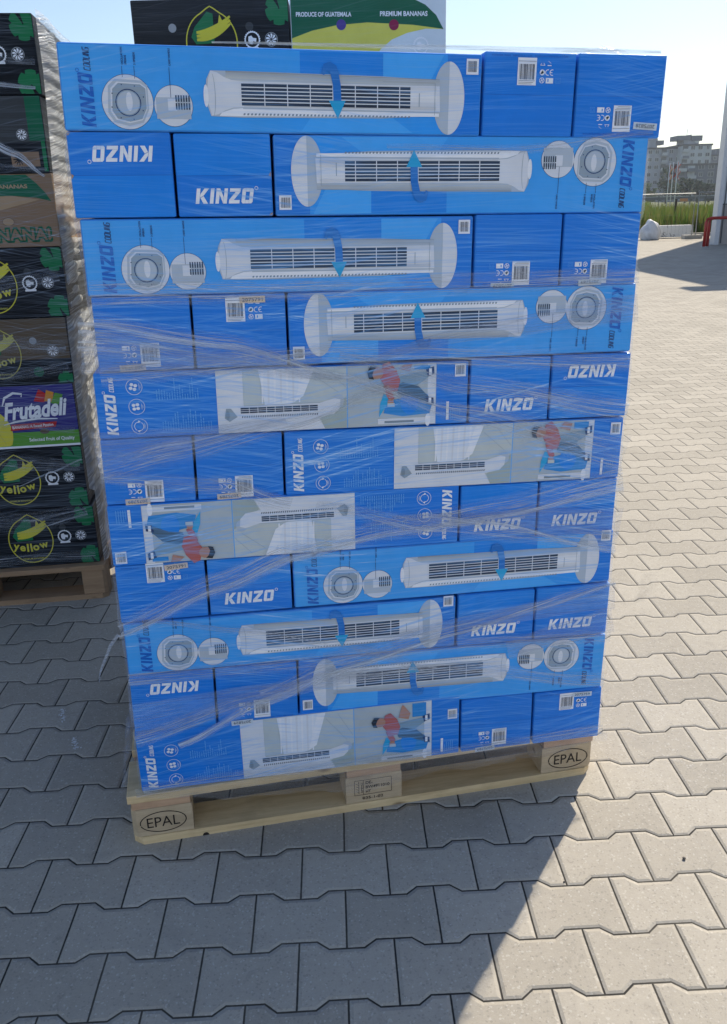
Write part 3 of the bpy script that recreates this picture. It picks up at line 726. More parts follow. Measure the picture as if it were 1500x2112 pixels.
wooden_pallet((0.089, -0.2385, 0.0), PY, label='pale EPAL-stamped pallet carrying the blue cartons', stamps=True)

# ---------------------------------------------------------------- banana stacks
def K(n, st='B'):
    T = {'black': (0.007, 0.009, 0.013), 'yel': (0.60, 0.55, 0.05), 'gold': (0.45, 0.42, 0.09), 'green': (0.012, 0.16, 0.06), 'dgreen': (0.008, 0.11, 0.055),
         'white': (0.78, 0.80, 0.84), 'kraft': (0.24, 0.155, 0.095), 'kraftl': (0.36, 0.25, 0.15), 'purple': (0.035, 0.03, 0.20), 'lime': (0.10, 0.30, 0.035),
         'ban': (0.66, 0.60, 0.10), 'red': (0.45, 0.02, 0.02), 'org': (0.60, 0.25, 0.03), 'grey': (0.30, 0.32, 0.34), 'brown': (0.11, 0.08, 0.05), 'cream': (0.70, 0.66, 0.30), 'pale': (0.62, 0.68, 0.72), 'smoke': (0.045, 0.05, 0.055), 'berry': (0.25, 0.01, 0.06), 'viol': (0.08, 0.05, 0.25), 'side': (0.15, 0.12, 0.09)}
    return ink(T[n], st)
def leaf(A, cx, cy, r, rot, st, L=1.5):
    pts = []
    for i in range(40):
        a = 2*math.pi*i/40; rr = r*(1.0 - (0.75 if abs(a-math.pi*.5) < .10 else 0) - (0.22 if i % 7 == 3 else 0))
        pts.append((cx+rr*math.cos(a+rot)*1.0, cy+rr*math.sin(a+rot)*1.05))
    A.poly(pts, K('green', st), L); A.line((cx, cy), (cx+r*.95*math.cos(rot+math.pi*.5-.15), cy+r*.95*math.sin(rot+math.pi*.5-.15)), .004, K('black', st), L+1)
def clip_art(A):   # keep printing on the face
    W, H = A.W, A.H
    A.p = [([(min(max(a, .002), W-.002), min(max(b, .002), H-.002)) for a, b in pts], fs, m, L) for pts, fs, m, L in A.p]
def pinwheel(A, cx, cy, r, st, n=9):
    A.ring(cx, cy, r, r, r*.10, K('grey', st), 2, 20)
    for i in range(n):
        a = 2*math.pi*i/n
        q = lambda rr, da: (cx+rr*math.cos(a+da), cy+rr*math.sin(a+da))
        A.poly([q(r*.12, 0), q(r*.55, -.25), q(r*.82, -.05), q(r*.80, .32), q(r*.5, .22)], K('white', st), 2.5)
def seal(A, cx, cy, r, st):
    n = 48; vs = []
    for i in range(n+1):
        a = 2*math.pi*i/n; o = r*(1.0 if i % 2 else .90); vs += [(cx+o*math.cos(a), cy+o*math.sin(a)), (cx+r*.78*math.cos(a), cy+r*.78*math.sin(a))]
    A.put(vs, [[2*i, 2*i+2, 2*i+3, 2*i+1] for i in range(n)], K('white', st), 2)
    A.poly([(cx-r*.5,cy-r*.1),(cx-r*.45,cy+r*.35),(cx-r*.1,cy+r*.45),(cx+r*.1,cy+r*.2),(cx+r*.5,cy+r*.15),(cx+r*.45,cy-r*.25),(cx+r*.1,cy-r*.15),(cx,cy-r*.5),(cx-r*.35,cy-r*.45)], K('white', st), 2.5)
    A.rect(cx-r*.7, cy-r*1.05, cx+r*.7, cy-r*.80, K('white', st), 2.7)
def oval_logo(A, cx, cy, st, s=1.0, dim=False):
    Y = K('gold' if dim else 'yel', st); G = K('green', st)
    out = [];
    for i in range(48):
        a = 2*math.pi*i/48; rx, ry = .078*s, .088*s
        pk = .012*s*max(0, 1-abs(((a-math.pi/2+math.pi) % (2*math.pi))-math.pi)/.35)
        out.append((cx+rx*math.cos(a), cy+(ry+pk)*math.sin(a)))
    out.append(out[0]); A.band(out, .0034*s, Y, 2)
    A.poly([(cx-.05*s,cy+.045*s),(cx-.01*s,cy+.086*s),(cx+.008*s,cy+.080*s),(cx+.008*s,cy+.0*s),(cx-.048*s,cy-.002*s),(cx-.062*s,cy+.018*s)], G, 2)
    A.poly([(cx+.022*s,cy+.05*s),(cx+.045*s,cy+.040*s),(cx+.028*s,cy+.078*s)], Y, 2)
    for i in range(3):
        pts = [(cx-.045*s+t*.105*s, cy+.010*s+i*.010*s+ (t**2)*.042*s) for t in [j/8 for j in range(9)]]
        A.band(pts, [.004*s+.010*s*math.sin(math.pi*(j/8*.85+.1)) for j in range(9)], Y, 2.6+i*.5)
    for i, ch in enumerate('yellow'):
        t = i/5-.5; hh = (.027+.004*(1-abs(t)*2))*s
        A.text(ch, cx+(-.056,-.034,-.0155,-.002,.0155,.045)[i]*s, cy-.044*s+t*t*.05*s, hh, Y, 6, rot=t*.35, bold=.03, center=True)
    A.text('PREMIUM BANANAS', cx, cy-.076*s, .0062*s, Y, 3, center=True, bold=.01, width=.074*s)
def art_black(A, st, variant=0):
    W, H = A.W, A.H; A.rect(.002, .002, W-.002, H-.002, K('black' if variant != 2 else 'brown', st), 0)
    if variant == 2:
        A.rect(.002, .002, W-.002, H*.38, K('black', st), .9)
    oval_logo(A, W*.5, H*.47, st, 1.06 if variant != 2 else .98, dim=variant == 2)
    for sx in (-1, 1): A.ell(W*.5+sx*.125+ .0, H*.66, .013, .013, K('grey' if sx < 0 or variant == 2 else 'smoke', st), 2, 16)
    if variant != 2:
        leaf(A, W-.030, H-.034, .045, R(20), st); leaf(A, W-.030, .030, .043, R(200), st)
        leaf(A, .030, .030, .04, R(120), st)
        seal(A, W-.122, H*.50, .027, st)
    else:
        A.ell(W-.12, .045, .018, .018, K('dgreen', st), 2, 16)
        leaf(A, W-.026, .012, .030, R(200), st)
    pinwheel(A, W-.060, H*.50, .021, st)
    clip_art(A)
def art_grey(A, st):
    W, H = A.W, A.H; A.rect(.002, .002, W-.002, H-.002, K('smoke', st), 0)
    A.rect(.002, .002, W-.002, H*.40, K('black', st), .7); A.rect(W-.052, H*.42, W-.002, H-.002, K('dgreen', st), .8)
    A.ell(W-.28, H*.62, .05, .05, K('viol', st), 1.5, 18)
    pinwheel(A, W-.075, H*.50, .018, st)
    A.rect(W-.120, .020, W-.028, .066, K('kraft', st), 1.6)
    for i in range(12):
        a = i*math.pi/6; A.line((W-.095, .043), (W-.095+.019*math.cos(a), .043+.019*math.sin(a)), .0035, K('black', st), 2.4)
    A.text('BANACOL', W-.070, .040, .008, K('brown', st), 2.4, width=.034)
    A.rect(W-.016, .004, W-.004, .10, K('green', st), 1.6)
def art_kraft(A, st):
    W, H = A.W, A.H; A.rect(.002, .002, W-.002, H-.002, K('kraft', st), 0)
    pts = [(W-.32,H-.003),(W-.085,H-.003),(W-.055,H-.03),(W-.028,H-.062),(W-.012,H-.090),(W-.06,H-.078),(W-.14,H-.070),(W-.32,H-.072)]
    A.poly(pts, K('dgreen', st), 1); A.text('PREMIUM BANANAS', W-.300, H-.046, .012, K('kraftl', st), 2, bold=.03, width=.215)
    A.poly([(W-.32,H-.072),(W-.14,H-.070),(W-.05,H-.084),(W-.20,.12),(W-.32,.12)], K('kraftl', st), 1.3)
    A.ell(W-.165, .085, .020, .014, K('kraftl', st), 2, 18); A.ring(W-.165, .085, .020, .014, .0015, K('brown', st), 2.5)
    A.text('BANANA!', W-.285, .022, .040, K('dgreen', st), 2, bold=.11, width=.262)
    A.text('BANANA!', W-.280, .024, .036, K('kraft', st), 3, bold=.02, width=.250)
def art_fruta(A, st):
    W, H = A.W, A.H; A.rect(.002, .002, W-.002, H-.002, K('purple', st), 0)
    A.rect(.002, .002, W-.002, .062, K('lime', st), 1); A.rect(.002, .002, W-.002, .010, K('white', st), 1.6)
    for i, (cx, cy, a) in enumerate(((W-.375, .085, 0), (W-.345, .075, .2), (W-.315, .06, .35))):
        pts = [(cx+.075*math.cos(t)+.0*i, cy+.092*math.sin(t)) for t in [2*math.pi*j/26 for j in range(26)]]
        A.poly([(a_, max(b_, .012)) for a_, b_ in pts], K('ban' if i % 2 else 'yel', st), 2+i*.7)
    for x in (.36, .33, .30): A.line((W-x-.02, .13), (W-x+.03, .02), .002, K('gold', st), 5)
    x0 = W-.262
    A.text('Frutadeli', x0, .112, .062, K('white', st), 5, bold=.035, width=.222, shear=.25, rot=R(3))
    A.band([(x0+.0,.165),(x0+.012,.195),(x0+.045,.212),(x0+.075,.207),(x0+.072,.196)], [.003,.009,.009,.007,.003], K('white', st), 5.8)
    A.band([(x0-.005,.094),(x0+.04,.104),(x0+.12,.112),(x0+.19,.108)], [.003,.007,.007,.003], K('white', st), 5)
    A.poly([(x0+.015,.070),(x0+.180,.078),(x0+.186,.098),(x0+.022,.094)], K('red', st), 6)
    A.text('BANANAS, A Sweet Passion', x0+.024, .077, .011, K('white', st), 7, bold=.02, width=.148, rot=R(2))
    A.poly([(W-.148,.178),(W-.125,.222),(W-.095,.200),(W-.11,.172)], K('red', st), 4); A.poly([(W-.110,.176),(W-.098,.218),(W-.072,.208),(W-.082,.172)], K('org', st), 4.5); A.poly([(W-.088,.168),(W-.068,.206),(W-.040,.198),(W-.062,.160)], K('lime', st), 4.7)
    A.text('Selected Fruit of Quality', W-.185, .026, .013, K('white', st), 3, bold=.02, width=.165)
    A.ell(W-.125, .062, .017, .010, K('brown', st), 3, 18)
def art_white(A, st):
    W, H = A.W, A.H; A.rect(.002, .002, W-.002, H-.002, K('pale', st), 0)
    A.poly([(.003,H-.003),(.34,H-.006),(.40,H-.014),(.44,H-.032),(.475,H-.062),(.500,H-.104),(.40,H-.090),(.25,H-.080),(.15,H-.086),(.07,H-.100),(.003,H-.122)], K('dgreen', st), 1)
    A.poly([(.003,H-.120),(.07,H-.099),(.15,H-.085),(.25,H-.079),(.40,H-.089),(.500,H-.103),(.44,H-.101),(.38,H-.112),(.33,H-.130),(.29,H-.160),(.26,.02),(.003,.02)], K('ban', st), 2)
    A.text('PRODUCE OF GUATEMALA', .017, H-.058, .0145, K('dgreen', st), 3, bold=.10, width=.186, rot=R(-1)); A.text('PRODUCE OF GUATEMALA', .019, H-.0575, .0125, K('white', st), 4, bold=.03, width=.180, rot=R(-1))
    A.text('PREMIUM BANANAS', .290, H-.062, .0155, K('dgreen', st), 3, bold=.10, width=.160, rot=R(-1)); A.text('PREMIUM BANANAS', .292, H-.0615, .0135, K('white', st), 4, bold=.03, width=.155, rot=R(-1))
    A.ell(.165, H-.084, .016, .016, K('viol', st), 4, 18); A.ell(.337, H-.088, .016, .016, K('berry', st), 4, 18)
    seal(A, .425, H-.150, .027, st)
M_BB = ink((0.016, 0.018, 0.024), 'B', 0.5); M_KB = ink((0.30, 0.20, 0.12), 'B', 0.7); M_BC = ink((0.016, 0.018, 0.024), 'C', 0.5); M_WC = ink((0.55, 0.60, 0.64), 'C', 0.5)
def banana_carton(pos, yaw, W, D, H, art, st, body, label, group, hand=False):
    t = empty('banana_carton', pos, yaw); tag(t, label, 'carton', group)
    mb = MB(); mb.box(0, W, 0, D, 0, H, body, bev=.004); mb.build('box_body', t)
    if art:
        A = Art(W, H); art(A); A.build('front_print', t)
    # hand hole and vent holes in the long side
    for yy in (D*.3, D*.7):
        mb = MB(); pts = [(W+.0006, yy+.022*math.cos(a), H*.5+.012*math.sin(a)) for a in [2*math.pi*i/16 for i in range(16)]]
        mb.add(pts, [list(range(16))], K('black', st)); mb.build('vent_hole', t)
    return t
LB = Vector((-0.772, 1.185, 0)); EXB = Vector((math.cos(YAW_B), math.sin(YAW_B), 0)); EYB = Vector((-math.sin(YAW_B), math.cos(YAW_B), 0))
kinds = [ (lambda A: art_black(A, 'B'), 'topmost black banana carton of the left stack, with two green leaves', .458, M_BB),
          (lambda A: art_grey(A, 'B'), 'dark smoky carton second from the top of the left stack with small brown label', .448, M_BB),
          (lambda A: art_kraft(A, 'B'), 'brown kraft banana carton with green lettering in the left stack', .450, M_KB),
          (lambda A: art_black(A, 'B'), 'black banana carton right below the brown kraft carton', .448, M_BB),
          (lambda A: art_black(A, 'B', 2), 'murky brownish-black carton right above the purple carton', .430, M_BB),
          (lambda A: art_fruta(A, 'B'), 'purple and green banana carton with white script lettering', .422, M_BB),
          (lambda A: art_black(A, 'B'), 'black banana carton right below the purple and green carton', .420, M_BB),
          (lambda A: art_black(A, 'B'), 'black banana carton lying on the deck of the left pallet', .432, M_BB) ]
HB = .2412
for i, (art, lab, xr, body) in enumerate(kinds):
    z = .1445 + (7-i)*HB
    p = LB + EXB*(xr-.50) + EYB*(.010+RU(-.004, .004)); p.z = z
    banana_carton(p, YAW_B + RU(-.006, .006), .50, .39, HB-.002, art, 'B', body, lab, 'banana cartons in the left stack')
    for dx, dy in ((-.503, 0), (0, .395), (-.503, .395)):
        q = LB + EXB*(xr-.50+dx) + EYB*(.010+dy); q.z = z
        mb = MB(); mb.box(0, .50, 0, .39, 0, HB-.002, body, bev=.004); o = mb.build('banana_carton', None, q, YAW_B)
        tag(o, 'banana carton of the left stack with no printed face in view', 'carton', 'cartons behind and beside the left stack front')
wooden_pallet(LB - EXB*.548 + EYB*(-.022), YAW_B, L=1.0, D=.83, label='brown weathered pallet under the left banana stack', wood=WOODD, blockw=(.10, .145, .092), stringer=False)
# third stack, right behind the blue one
LC = Vector((0.004, 1.22, 0)); EXC = Vector((math.cos(YAW_C), math.sin(YAW_C), 0)); EYC = Vector((-math.sin(YAW_C), math.cos(YAW_C), 0))
HC = .2445
for i in range(8):
    for j in range(2):
        p = LC + EXC*(j*.513+.002); p.z = .1445 + i*HC
        if i == 7:
            if j == 0: banana_carton(p, YAW_C, .508, .39, HC-.002, lambda A: art_black(A, 'C'), 'C', M_BC, 'black banana carton looking over the top of the blue stack, left one', 'banana cartons in the stack behind')
            else: banana_carton(p, YAW_C, .508, .39, HC-.002, lambda A: art_white(A, 'C'), 'C', M_WC, 'white and green banana carton looking over the top of the blue stack', 'banana cartons in the stack behind')
        else:
            mb = MB(); mb.box(0, .508, 0, .39, 0, HC-.002, M_BC, bev=.004); o = mb.build('banana_carton', None, p, YAW_C)
            tag(o, 'banana carton hidden behind the blue stack', 'carton', 'banana cartons hidden behind the blue stack')
        q = p + EYC*.395
        mb = MB(); mb.box(0, .508, 0, .39, 0, HC-.002, M_BC, bev=.004); o = mb.build('banana_carton', None, q, YAW_C)
        tag(o, 'banana carton hidden behind the blue stack', 'carton', 'banana cartons hidden behind the blue stack')
wooden_pallet(LC + EYC*(-.01), YAW_C, L=1.02, D=.8, label='pallet hidden under the stack behind the blue cartons', wood=WOODD, blockw=(.10, .145, .10), stringer=False)

# ---------------------------------------------------------------- loose stretch film (real sheets and ropes)
def film_material(name, alpha, streak_alpha, col=(0.86, 0.90, 0.96), yaw=0.0, sz=90, trans=0.45, ang=0.0, sx=3.0):
    m, nt, b = new_mat(name); nt.nodes.remove(b); out = nt.nodes['Material Output']
    p = mapping(nt, geo_pos(nt), rot=(0, 0, -yaw)); x, y, z = sepxyz(nt, p)
    c, s_ = math.cos(ang), math.sin(ang)
    wz = z + (noise(nt, p, 3.0, 2, 0.5)-0.5)*0.05
    hor = x + y
    v = comb(nt, (hor*c + wz*s_)*sx, 0.0, (wz*c - hor*s_)*sz)
    s = noise(nt, v, 1.0, 4, 0.65).ramp(0.46, 0.70)
    big = noise(nt, comb(nt, hor*3.0, 0.0, wz*14.0), 1.0, 3, 0.6).ramp(0.3, 0.7)
    fac = (s*big*streak_alpha + alpha).clamp()
    tr = nt.nodes.new('ShaderNodeBsdfTransparent')
    pr = nt.nodes.new('ShaderNodeBsdfPrincipled'); pr.inputs['Base Color'].default_value = (*col, 1); pr.inputs['Roughness'].default_value = 0.22
    pr.inputs['Specular IOR Level'].default_value = 0.8
    tl = nt.nodes.new('ShaderNodeBsdfTranslucent'); tl.inputs[0].default_value = (*col, 1)
    v2 = comb(nt, hor*2.5, 0.0, wz*110.0); nn = bump(nt, s + noise(nt, v2, 1.0, 3, 0.6, 0.5)*1.5, pr, 0.9, 0.004)
    m1 = nt.nodes.new('ShaderNodeMixShader'); m1.inputs[0].default_value = trans
    nt.links.new(pr.outputs[0], m1.inputs[1]); nt.links.new(tl.outputs[0], m1.inputs[2])
    m2 = nt.nodes.new('ShaderNodeMixShader'); nt.links.new(fac.v, m2.inputs[0]); nt.links.new(tr.outputs[0], m2.inputs[1]); nt.links.new(m1.outputs[0], m2.inputs[2])
    nt.links.new(m2.outputs[0], out.inputs[0]); return m
FILM_SIDE = film_material('film_side', 0.42, 1.5, col=(0.92, 0.95, 0.98), yaw=YAW_B, sz=120, sx=2.0, ang=R(9), trans=0.35)
FILM_SKIRT = film_material('film_skirt', 0.10, 0.45, col=(0.70, 0.74, 0.82), yaw=YAW_A, sz=120, sx=2.2, trans=0.25)
FILM_FLAP = film_material('film_flap', 0.20, 0.35, yaw=YAW_A, sz=20, sx=12, ang=R(35), trans=0.3)
FILM_ROPE = film_material('film_rope', 0.30, 0.40, col=(0.72, 0.80, 0.95), yaw=YAW_A, sz=300, sx=8, trans=0.1)
def SP(s, d, z): v = ORG + EX*s + EY*d; return Vector((v.x, v.y, z))
def ribbon_material(name, k=0.8, base=0.05, lines=26.0, edge=0.55, col=(0.80, 0.88, 1.0)):
    m, nt, b = new_mat(name); nt.nodes.remove(b); out = nt.nodes['Material Output']
    uv = nt.nodes.new('ShaderNodeUVMap'); u, v, _ = sepxyz(nt, uv.outputs[0])
    wv = v + (noise(nt, comb(nt, u*0.8, v*1.0, 0.0), 1.0, 1, .5)-0.5)*0.22
    e = (1.0 - (v*2.0-1.0).abs()).ramp(0.0, edge)
    s = noise(nt, comb(nt, u*2.2, wv*lines, 3.0), 1.0, 4, .68).ramp(0.50, 0.72)
    s2 = noise(nt, comb(nt, u*1.1, wv*lines*0.32, 9.0), 1.0, 3, .6).ramp(0.52, 0.75)
    f = ((s*0.7+s2*0.5)*k + base)*e
    f = f.clamp()
    tr = nt.nodes.new('ShaderNodeBsdfTransparent')
    pr = nt.nodes.new('ShaderNodeBsdfPrincipled'); pr.inputs['Base Color'].default_value = (*col, 1); pr.inputs['Roughness'].default_value = 0.2
    pr.inputs['Specular IOR Level'].default_value = 0.7
    bump(nt, s+s2, pr, 0.8, 0.003)
    m2 = nt.nodes.new('ShaderNodeMixShader'); nt.links.new(f.v, m2.inputs[0]); nt.links.new(tr.outputs[0], m2.inputs[1]); nt.links.new(pr.outputs[0], m2.inputs[2])
    nt.links.new(m2.outputs[0], out.inputs[0]); return m
RIB1 = ribbon_material('film_fold_tight', 1.3, 0.22, 9.0); RIB2 = ribbon_material('film_fold_wide', 1.2, 0.06, 26.0); RIB3 = ribbon_material('film_fold_side', 1.1, 0.03, 22.0, 0.55, (0.55, 0.60, 0.68)); RIB4 = ribbon_material('film_overlap', 0.5, 0.13, 30.0, 0.03, (0.56, 0.68, 0.95)); RIB5 = ribbon_material('film_edge_line', 0.8, 0.45, 3.0, 0.5, (0.80, 0.88, 0.98))
def ribbon(parent, pts, ws, mat, fn, off, name='film_band'):
    N = 40; L = len(pts); vs = []; uvs = []
    tot = sum(math.hypot(pts[i+1][0]-pts[i][0], pts[i+1][1]-pts[i][1]) for i in range(L-1)); sd_ = pts[0][0]*7+pts[0][1]*13
    for i in range(N+1):
        t = i/N*(L-1); k = min(int(t), L-2); f = t-k; f2 = f*f*(3-2*f)*.5+f*.5
        s_ = pts[k][0]*(1-f)+pts[k+1][0]*f; z = pts[k][1]*(1-f2)+pts[k+1][1]*f2; wd = ws[k]*(1-f)+ws[k+1]*f
        dx, dz = pts[k+1][0]-pts[k][0], pts[k+1][1]-pts[k][1]; l = math.hypot(dx, dz); nx, nz = -dz/l, dx/l
        for j in range(5):
            q = j/4-.5; vs.append(fn(s_+nx*wd*q, off-.0012*math.sin(j*1.3+i*.5), z+nz*wd*q)); uvs.append((i/N*tot*3+sd_, j/4))
    fs = [[i*5+j, (i+1)*5+j, (i+1)*5+j+1, i*5+j+1] for i in range(N) for j in range(4)]
    me = bpy.data.meshes.new(name); me.from_pydata([tuple(v-parent.location) for v in vs], [], fs); me.materials.append(mat)
    ul = me.uv_layers.new(name='UVMap')
    for p in me.polygons:
        p.use_smooth = True
        for li in p.loop_indices: ul.data[li].uv = uvs[me.loops[li].vertex_index]
    o = bpy.data.objects.new(name, me); COL.objects.link(o); o.parent = parent; return o
ROPES = [([(-.002,1.235),(0.295,1.188),(0.512,1.118),(0.776,1.028),(1.165,0.905)], [.10,.07,.028,.05,.10], RIB2), ([(0.0,1.255),(0.295,1.195),(0.512,1.125),(.70,1.055)], [.012,.016,.014,.006], RIB1),
 ([(0.513,1.165),(0.775,1.09),(1.165,1.01)], [.02,.05,.07], RIB2),
 ([(-.003,0.57),(0.223,0.661),(0.396,0.723),(0.61,0.76),(0.894,0.782),(1.168,0.826)], [.012,.018,.020,.016,.014,.02], RIB1), ([(0.0,0.59),(0.223,0.675),(0.396,0.735),(0.61,0.77),(0.894,0.80),(1.166,0.84)], [.05,.07,.06,.06,.07,.10], RIB2),
 ([(.10,.27),(.30,.36),(0.488,0.425),(0.776,0.491),(0.964,0.534),(1.168,0.582)], [.02,.03,.022,.010,.010,.012], RIB1), ([(.30,.38),(0.488,0.44),(0.776,0.50),(1.165,0.585)], [.05,.07,.05,.03], RIB2),
 ([(0.0,0.298),(0.278,0.373),(0.581,0.427)], [.05,.05,.04], RIB2), ([(0.05,0.602),(0.29,0.55),(0.49,0.49),(0.724,0.397)], [.014,.02,.03,.03], RIB2), ([(0.004,0.955),(0.15,0.985),(0.405,1.031),(.62,1.09)], [.06,.07,.05,.02], RIB2),
 ([(0.004,0.94),(0.243,0.904),(0.395,0.847)], [.03,.05,.04], RIB2), ([(0.45,0.84),(0.723,0.767),(1.162,0.695)], [.03,.05,.06], RIB2), ([(0.45,0.41),(0.724,0.403),(1.16,0.317)], [.04,.04,.05], RIB2), ([(0.689,0.799),(0.837,0.769),(1.16,0.668)], [.012,.012,.014], RIB1),
 ([(0.62,1.565),(0.9,1.555),(1.17,1.585)], [.01,.02,.02], RIB2), ([(0.03,1.31),(0.5,1.30),(1.165,1.30)], [.06,.05,.05], RIB2), ([(0.03,1.15),(0.5,1.17),(1.16,1.12)], [.05,.05,.05], RIB2),
 ([(.30,1.7430),(.70,1.7355),(1.0,1.7300),(1.172,1.7270)], [.004,.010,.012,.008], RIB5),
 ([(0.0,1.00),(.20,1.01),(.395,1.035)], [.075,.05,.012], RIB4), ([(.62,.80),(.9,.775),(1.168,.74)], [.006,.04,.075], RIB4), ([(.45,.47),(.8,.52),(1.168,.545)], [.01,.035,.06], RIB4), ([(.60,.40),(.30,.385),(.002,.35)], [.008,.05,.09], RIB4), ([(0.50,1.14),(.80,1.20),(1.168,1.235)], [.006,.035,.06], RIB4), ([(.0,1.20),(.25,1.165),(.52,1.12)], [.09,.05,.008], RIB4), ([(.9,.43),(1.03,.46),(1.168,.485)], [.05,.06,.07], RIB4),
 ([(0.005,.16),(.3,.17),(.7,.16),(1.165,.17)], [.04,.03,.03,.04], RIB2), ([(0.005,.46),(.4,.455),(.8,.46),(1.165,.44)], [.04,.05,.04,.04], RIB2)]
root = empty('stretch_film', SP(0, 0, .14), 0); root.rotation_euler = (0, 0, 0)
tag(root, 'clear stretch film bands, skirt and loose flaps around the blue carton stack', 'stretch film')
base = root.location.copy()
def film_part(name, mb):
    o = mb.build(name, root); o.location = -base; return o
rr = random.Random(11)
for q, (pts, ws, mt) in enumerate(ROPES): ribbon(root, pts, ws, mt, SP, -.0045-.0006*(q % 7))
# skirt over the pallet deck
def noise2(a, b, s=0):
    return math.sin(a*7.1+s)+.6*math.sin(a*17.3+b*5+s*2)+.35*math.sin(a*41+b*9+s*3)
mb = MB(); N = 120; vs = []; J = 8
for i in range(N+1):
    s = -.012 + (1.188)*i/N
    low = .100 + .008*noise2(s, 0, 1) + .030*max(0, 1-s/.25) - .012*math.exp(-((s-.55)/.12)**2)
    if s > .93: low = .118 - .016*math.sin((s-.93)*22)
    for j in range(J+1):
        z = .168*(1-j/J) + low*j/J
        vs.append(SP(s, -.011 - .004*math.sin(j*.9+s*3) - .0025*noise2(s*3, j*.3, 2) + (.0 if j < 4 else (j-4)*.0012), z))
mb.add(vs, [[i*(J+1)+j, (i+1)*(J+1)+j, (i+1)*(J+1)+j+1, i*(J+1)+j+1] for i in range(N) for j in range(J)], FILM_SKIRT, True)
film_part('film_skirt', mb); mb = MB()
# bits bridging the lower left corner round to the left side
vs = []; N2 = 14
for i in range(N2+1):
    d = .0 + .5*i/N2
    for j in range(7):
        z = .33 - .215*j/6
        vs.append(SP(-.010 - .010*abs(math.sin(i*1.1+j*.8)) - .006*j, d, z + .004*math.sin(i*2.3)))
mb.add(vs, [[i*7+j, (i+1)*7+j, (i+1)*7+j+1, i*7+j+1] for i in range(N2) for j in range(6)], FILM_SKIRT, True)
film_part('film_skirt', mb)
# loose flap standing above the right corner, low bulge above the left corner
mb = MB()
def hump(s0, s1, d0, z0, h, peak, lean=.05, mat=FILM_FLAP):
    vs = []; N = 26; J = 6
    for i in range(N+1):
        t = i/N; s = s0+(s1-s0)*t
        hh = h*(t/peak)**1.3 if t < peak else h*max(0, 1-((t-peak)/(1-peak))**2.2)
        for j in range(J+1):
            f = j/J; vs.append(SP(s + .006*math.sin(j*1.7+i), d0 + lean*f*hh/h + .010*math.sin(i*.7+j), z0 + hh*f + .0015*math.sin(i*1.9+j*2)))
    mb.add(vs, [[i*(J+1)+j, (i+1)*(J+1)+j, (i+1)*(J+1)+j+1, i*(J+1)+j+1] for i in range(N) for j in range(J)], mat, True)
hump(.97, 1.145, .05, 1.722, .034, .72); film_part('film_flap', mb)
mb = MB(); hump(.98, 1.13, .10, 1.722, .030, .65); film_part('film_flap', mb)
mb = MB(); hump(.06, .17, .10, 1.741, .018, .35); film_part('film_flap', mb)
# film drawn round the right and left flanks of the stack
def flank(mb, s_of, z0, z1, out, seed, mat, n=70, dd=.78):
    rr = random.Random(seed); J = 12; vs = []; prev = 0
    for i in range(n+1):
        z = z0+(z1-z0)*i/n
        for j in range(J+1):
            d = -.004 + dd*j/J
            o = out*(.35+.65*abs(noise2(z*2.2, d*2, seed))/1.6) * (.3 if j == 0 else 1)
            vs.append(SP(s_of(z) + math.copysign(1, out)*abs(o), d, z))
    mb.add(vs, [[i*(J+1)+j, (i+1)*(J+1)+j, (i+1)*(J+1)+j+1, i*(J+1)+j+1] for i in range(n) for j in range(J)], mat, True)
def layer_of(z):
    for k in range(11):
        if z > ROWS[k+1][1]: return k
    return 10
def right_edge(z): k = layer_of(z); return LAY[k][0] + sum(i[1] for i in LAY[k][1]) - .003
def left_edge(z): return LAY[layer_of(z)][0]
mb = MB(); flank(mb, lambda z: right_edge(z), .15, 1.70, .0022, 3, FILM_FLAP)
film_part('film_flank', mb); mb = MB(); flank(mb, lambda z: left_edge(z), .16, 1.60, -.010, 5, FILM_FLAP)
film_part('film_flank', mb); mb = MB()
# tail hanging from the left edge
tail = [(-.004,.585), (-.022,.565), (-.030,.548), (-.040,.530), (-.046,.515), (-.048,.500)]
for q in range(1):
    vs = []
    for i, (s, z) in enumerate(tail): vs += [SP(s+.002*q, -.02-.01*i, z), SP(s+.006*(1-i/8)+.002*q, -.022-.01*i, z-.004)]
    mb.add(vs, [[2*i, 2*i+2, 2*i+3, 2*i+1] for i in range(len(tail)-1)], FILM_ROPE, True)
film_part('film_tail', mb)
# crinkled film down the right side of the left stack
root2 = empty('stretch_film', LB + EXB*.46 + Vector((0, 0, .14)), 0)
tag(root2, 'crinkled shiny film down the right side of the left banana stack', 'stretch film')
mb = MB(); n = 260; J = 22; vs = []
for i in range(n+1):
    z = .145 + 1.94*i/n
    xr = .425 + .040*min(1, max(0, (z-1.0)/.9)) + .018*(z < .45)
    for j in range(J+1):
        d = .014 + .78*j/J
        o = .012 + .007*noise2(d*.8, z*1.6, 1)*.6 + .0030*math.sin(z*150 + 1.2*math.sin(d*2+z*3)) + .0028*math.sin(z*88 - d*3 + 3*math.sin(z*13)) + .0014*math.sin(z*310+d*2)
        if j == 0: o = .003
        v = LB + EXB*(xr+max(.004, o)) + EYB*d; vs.append((v.x, v.y, z))
mb.add(vs, [[i*(J+1)+j, (i+1)*(J+1)+j, (i+1)*(J+1)+j+1, i*(J+1)+j+1] for i in range(n) for j in range(J)], FILM_SIDE, True)
o = mb.build('film_side', root2); o.location = -root2.location
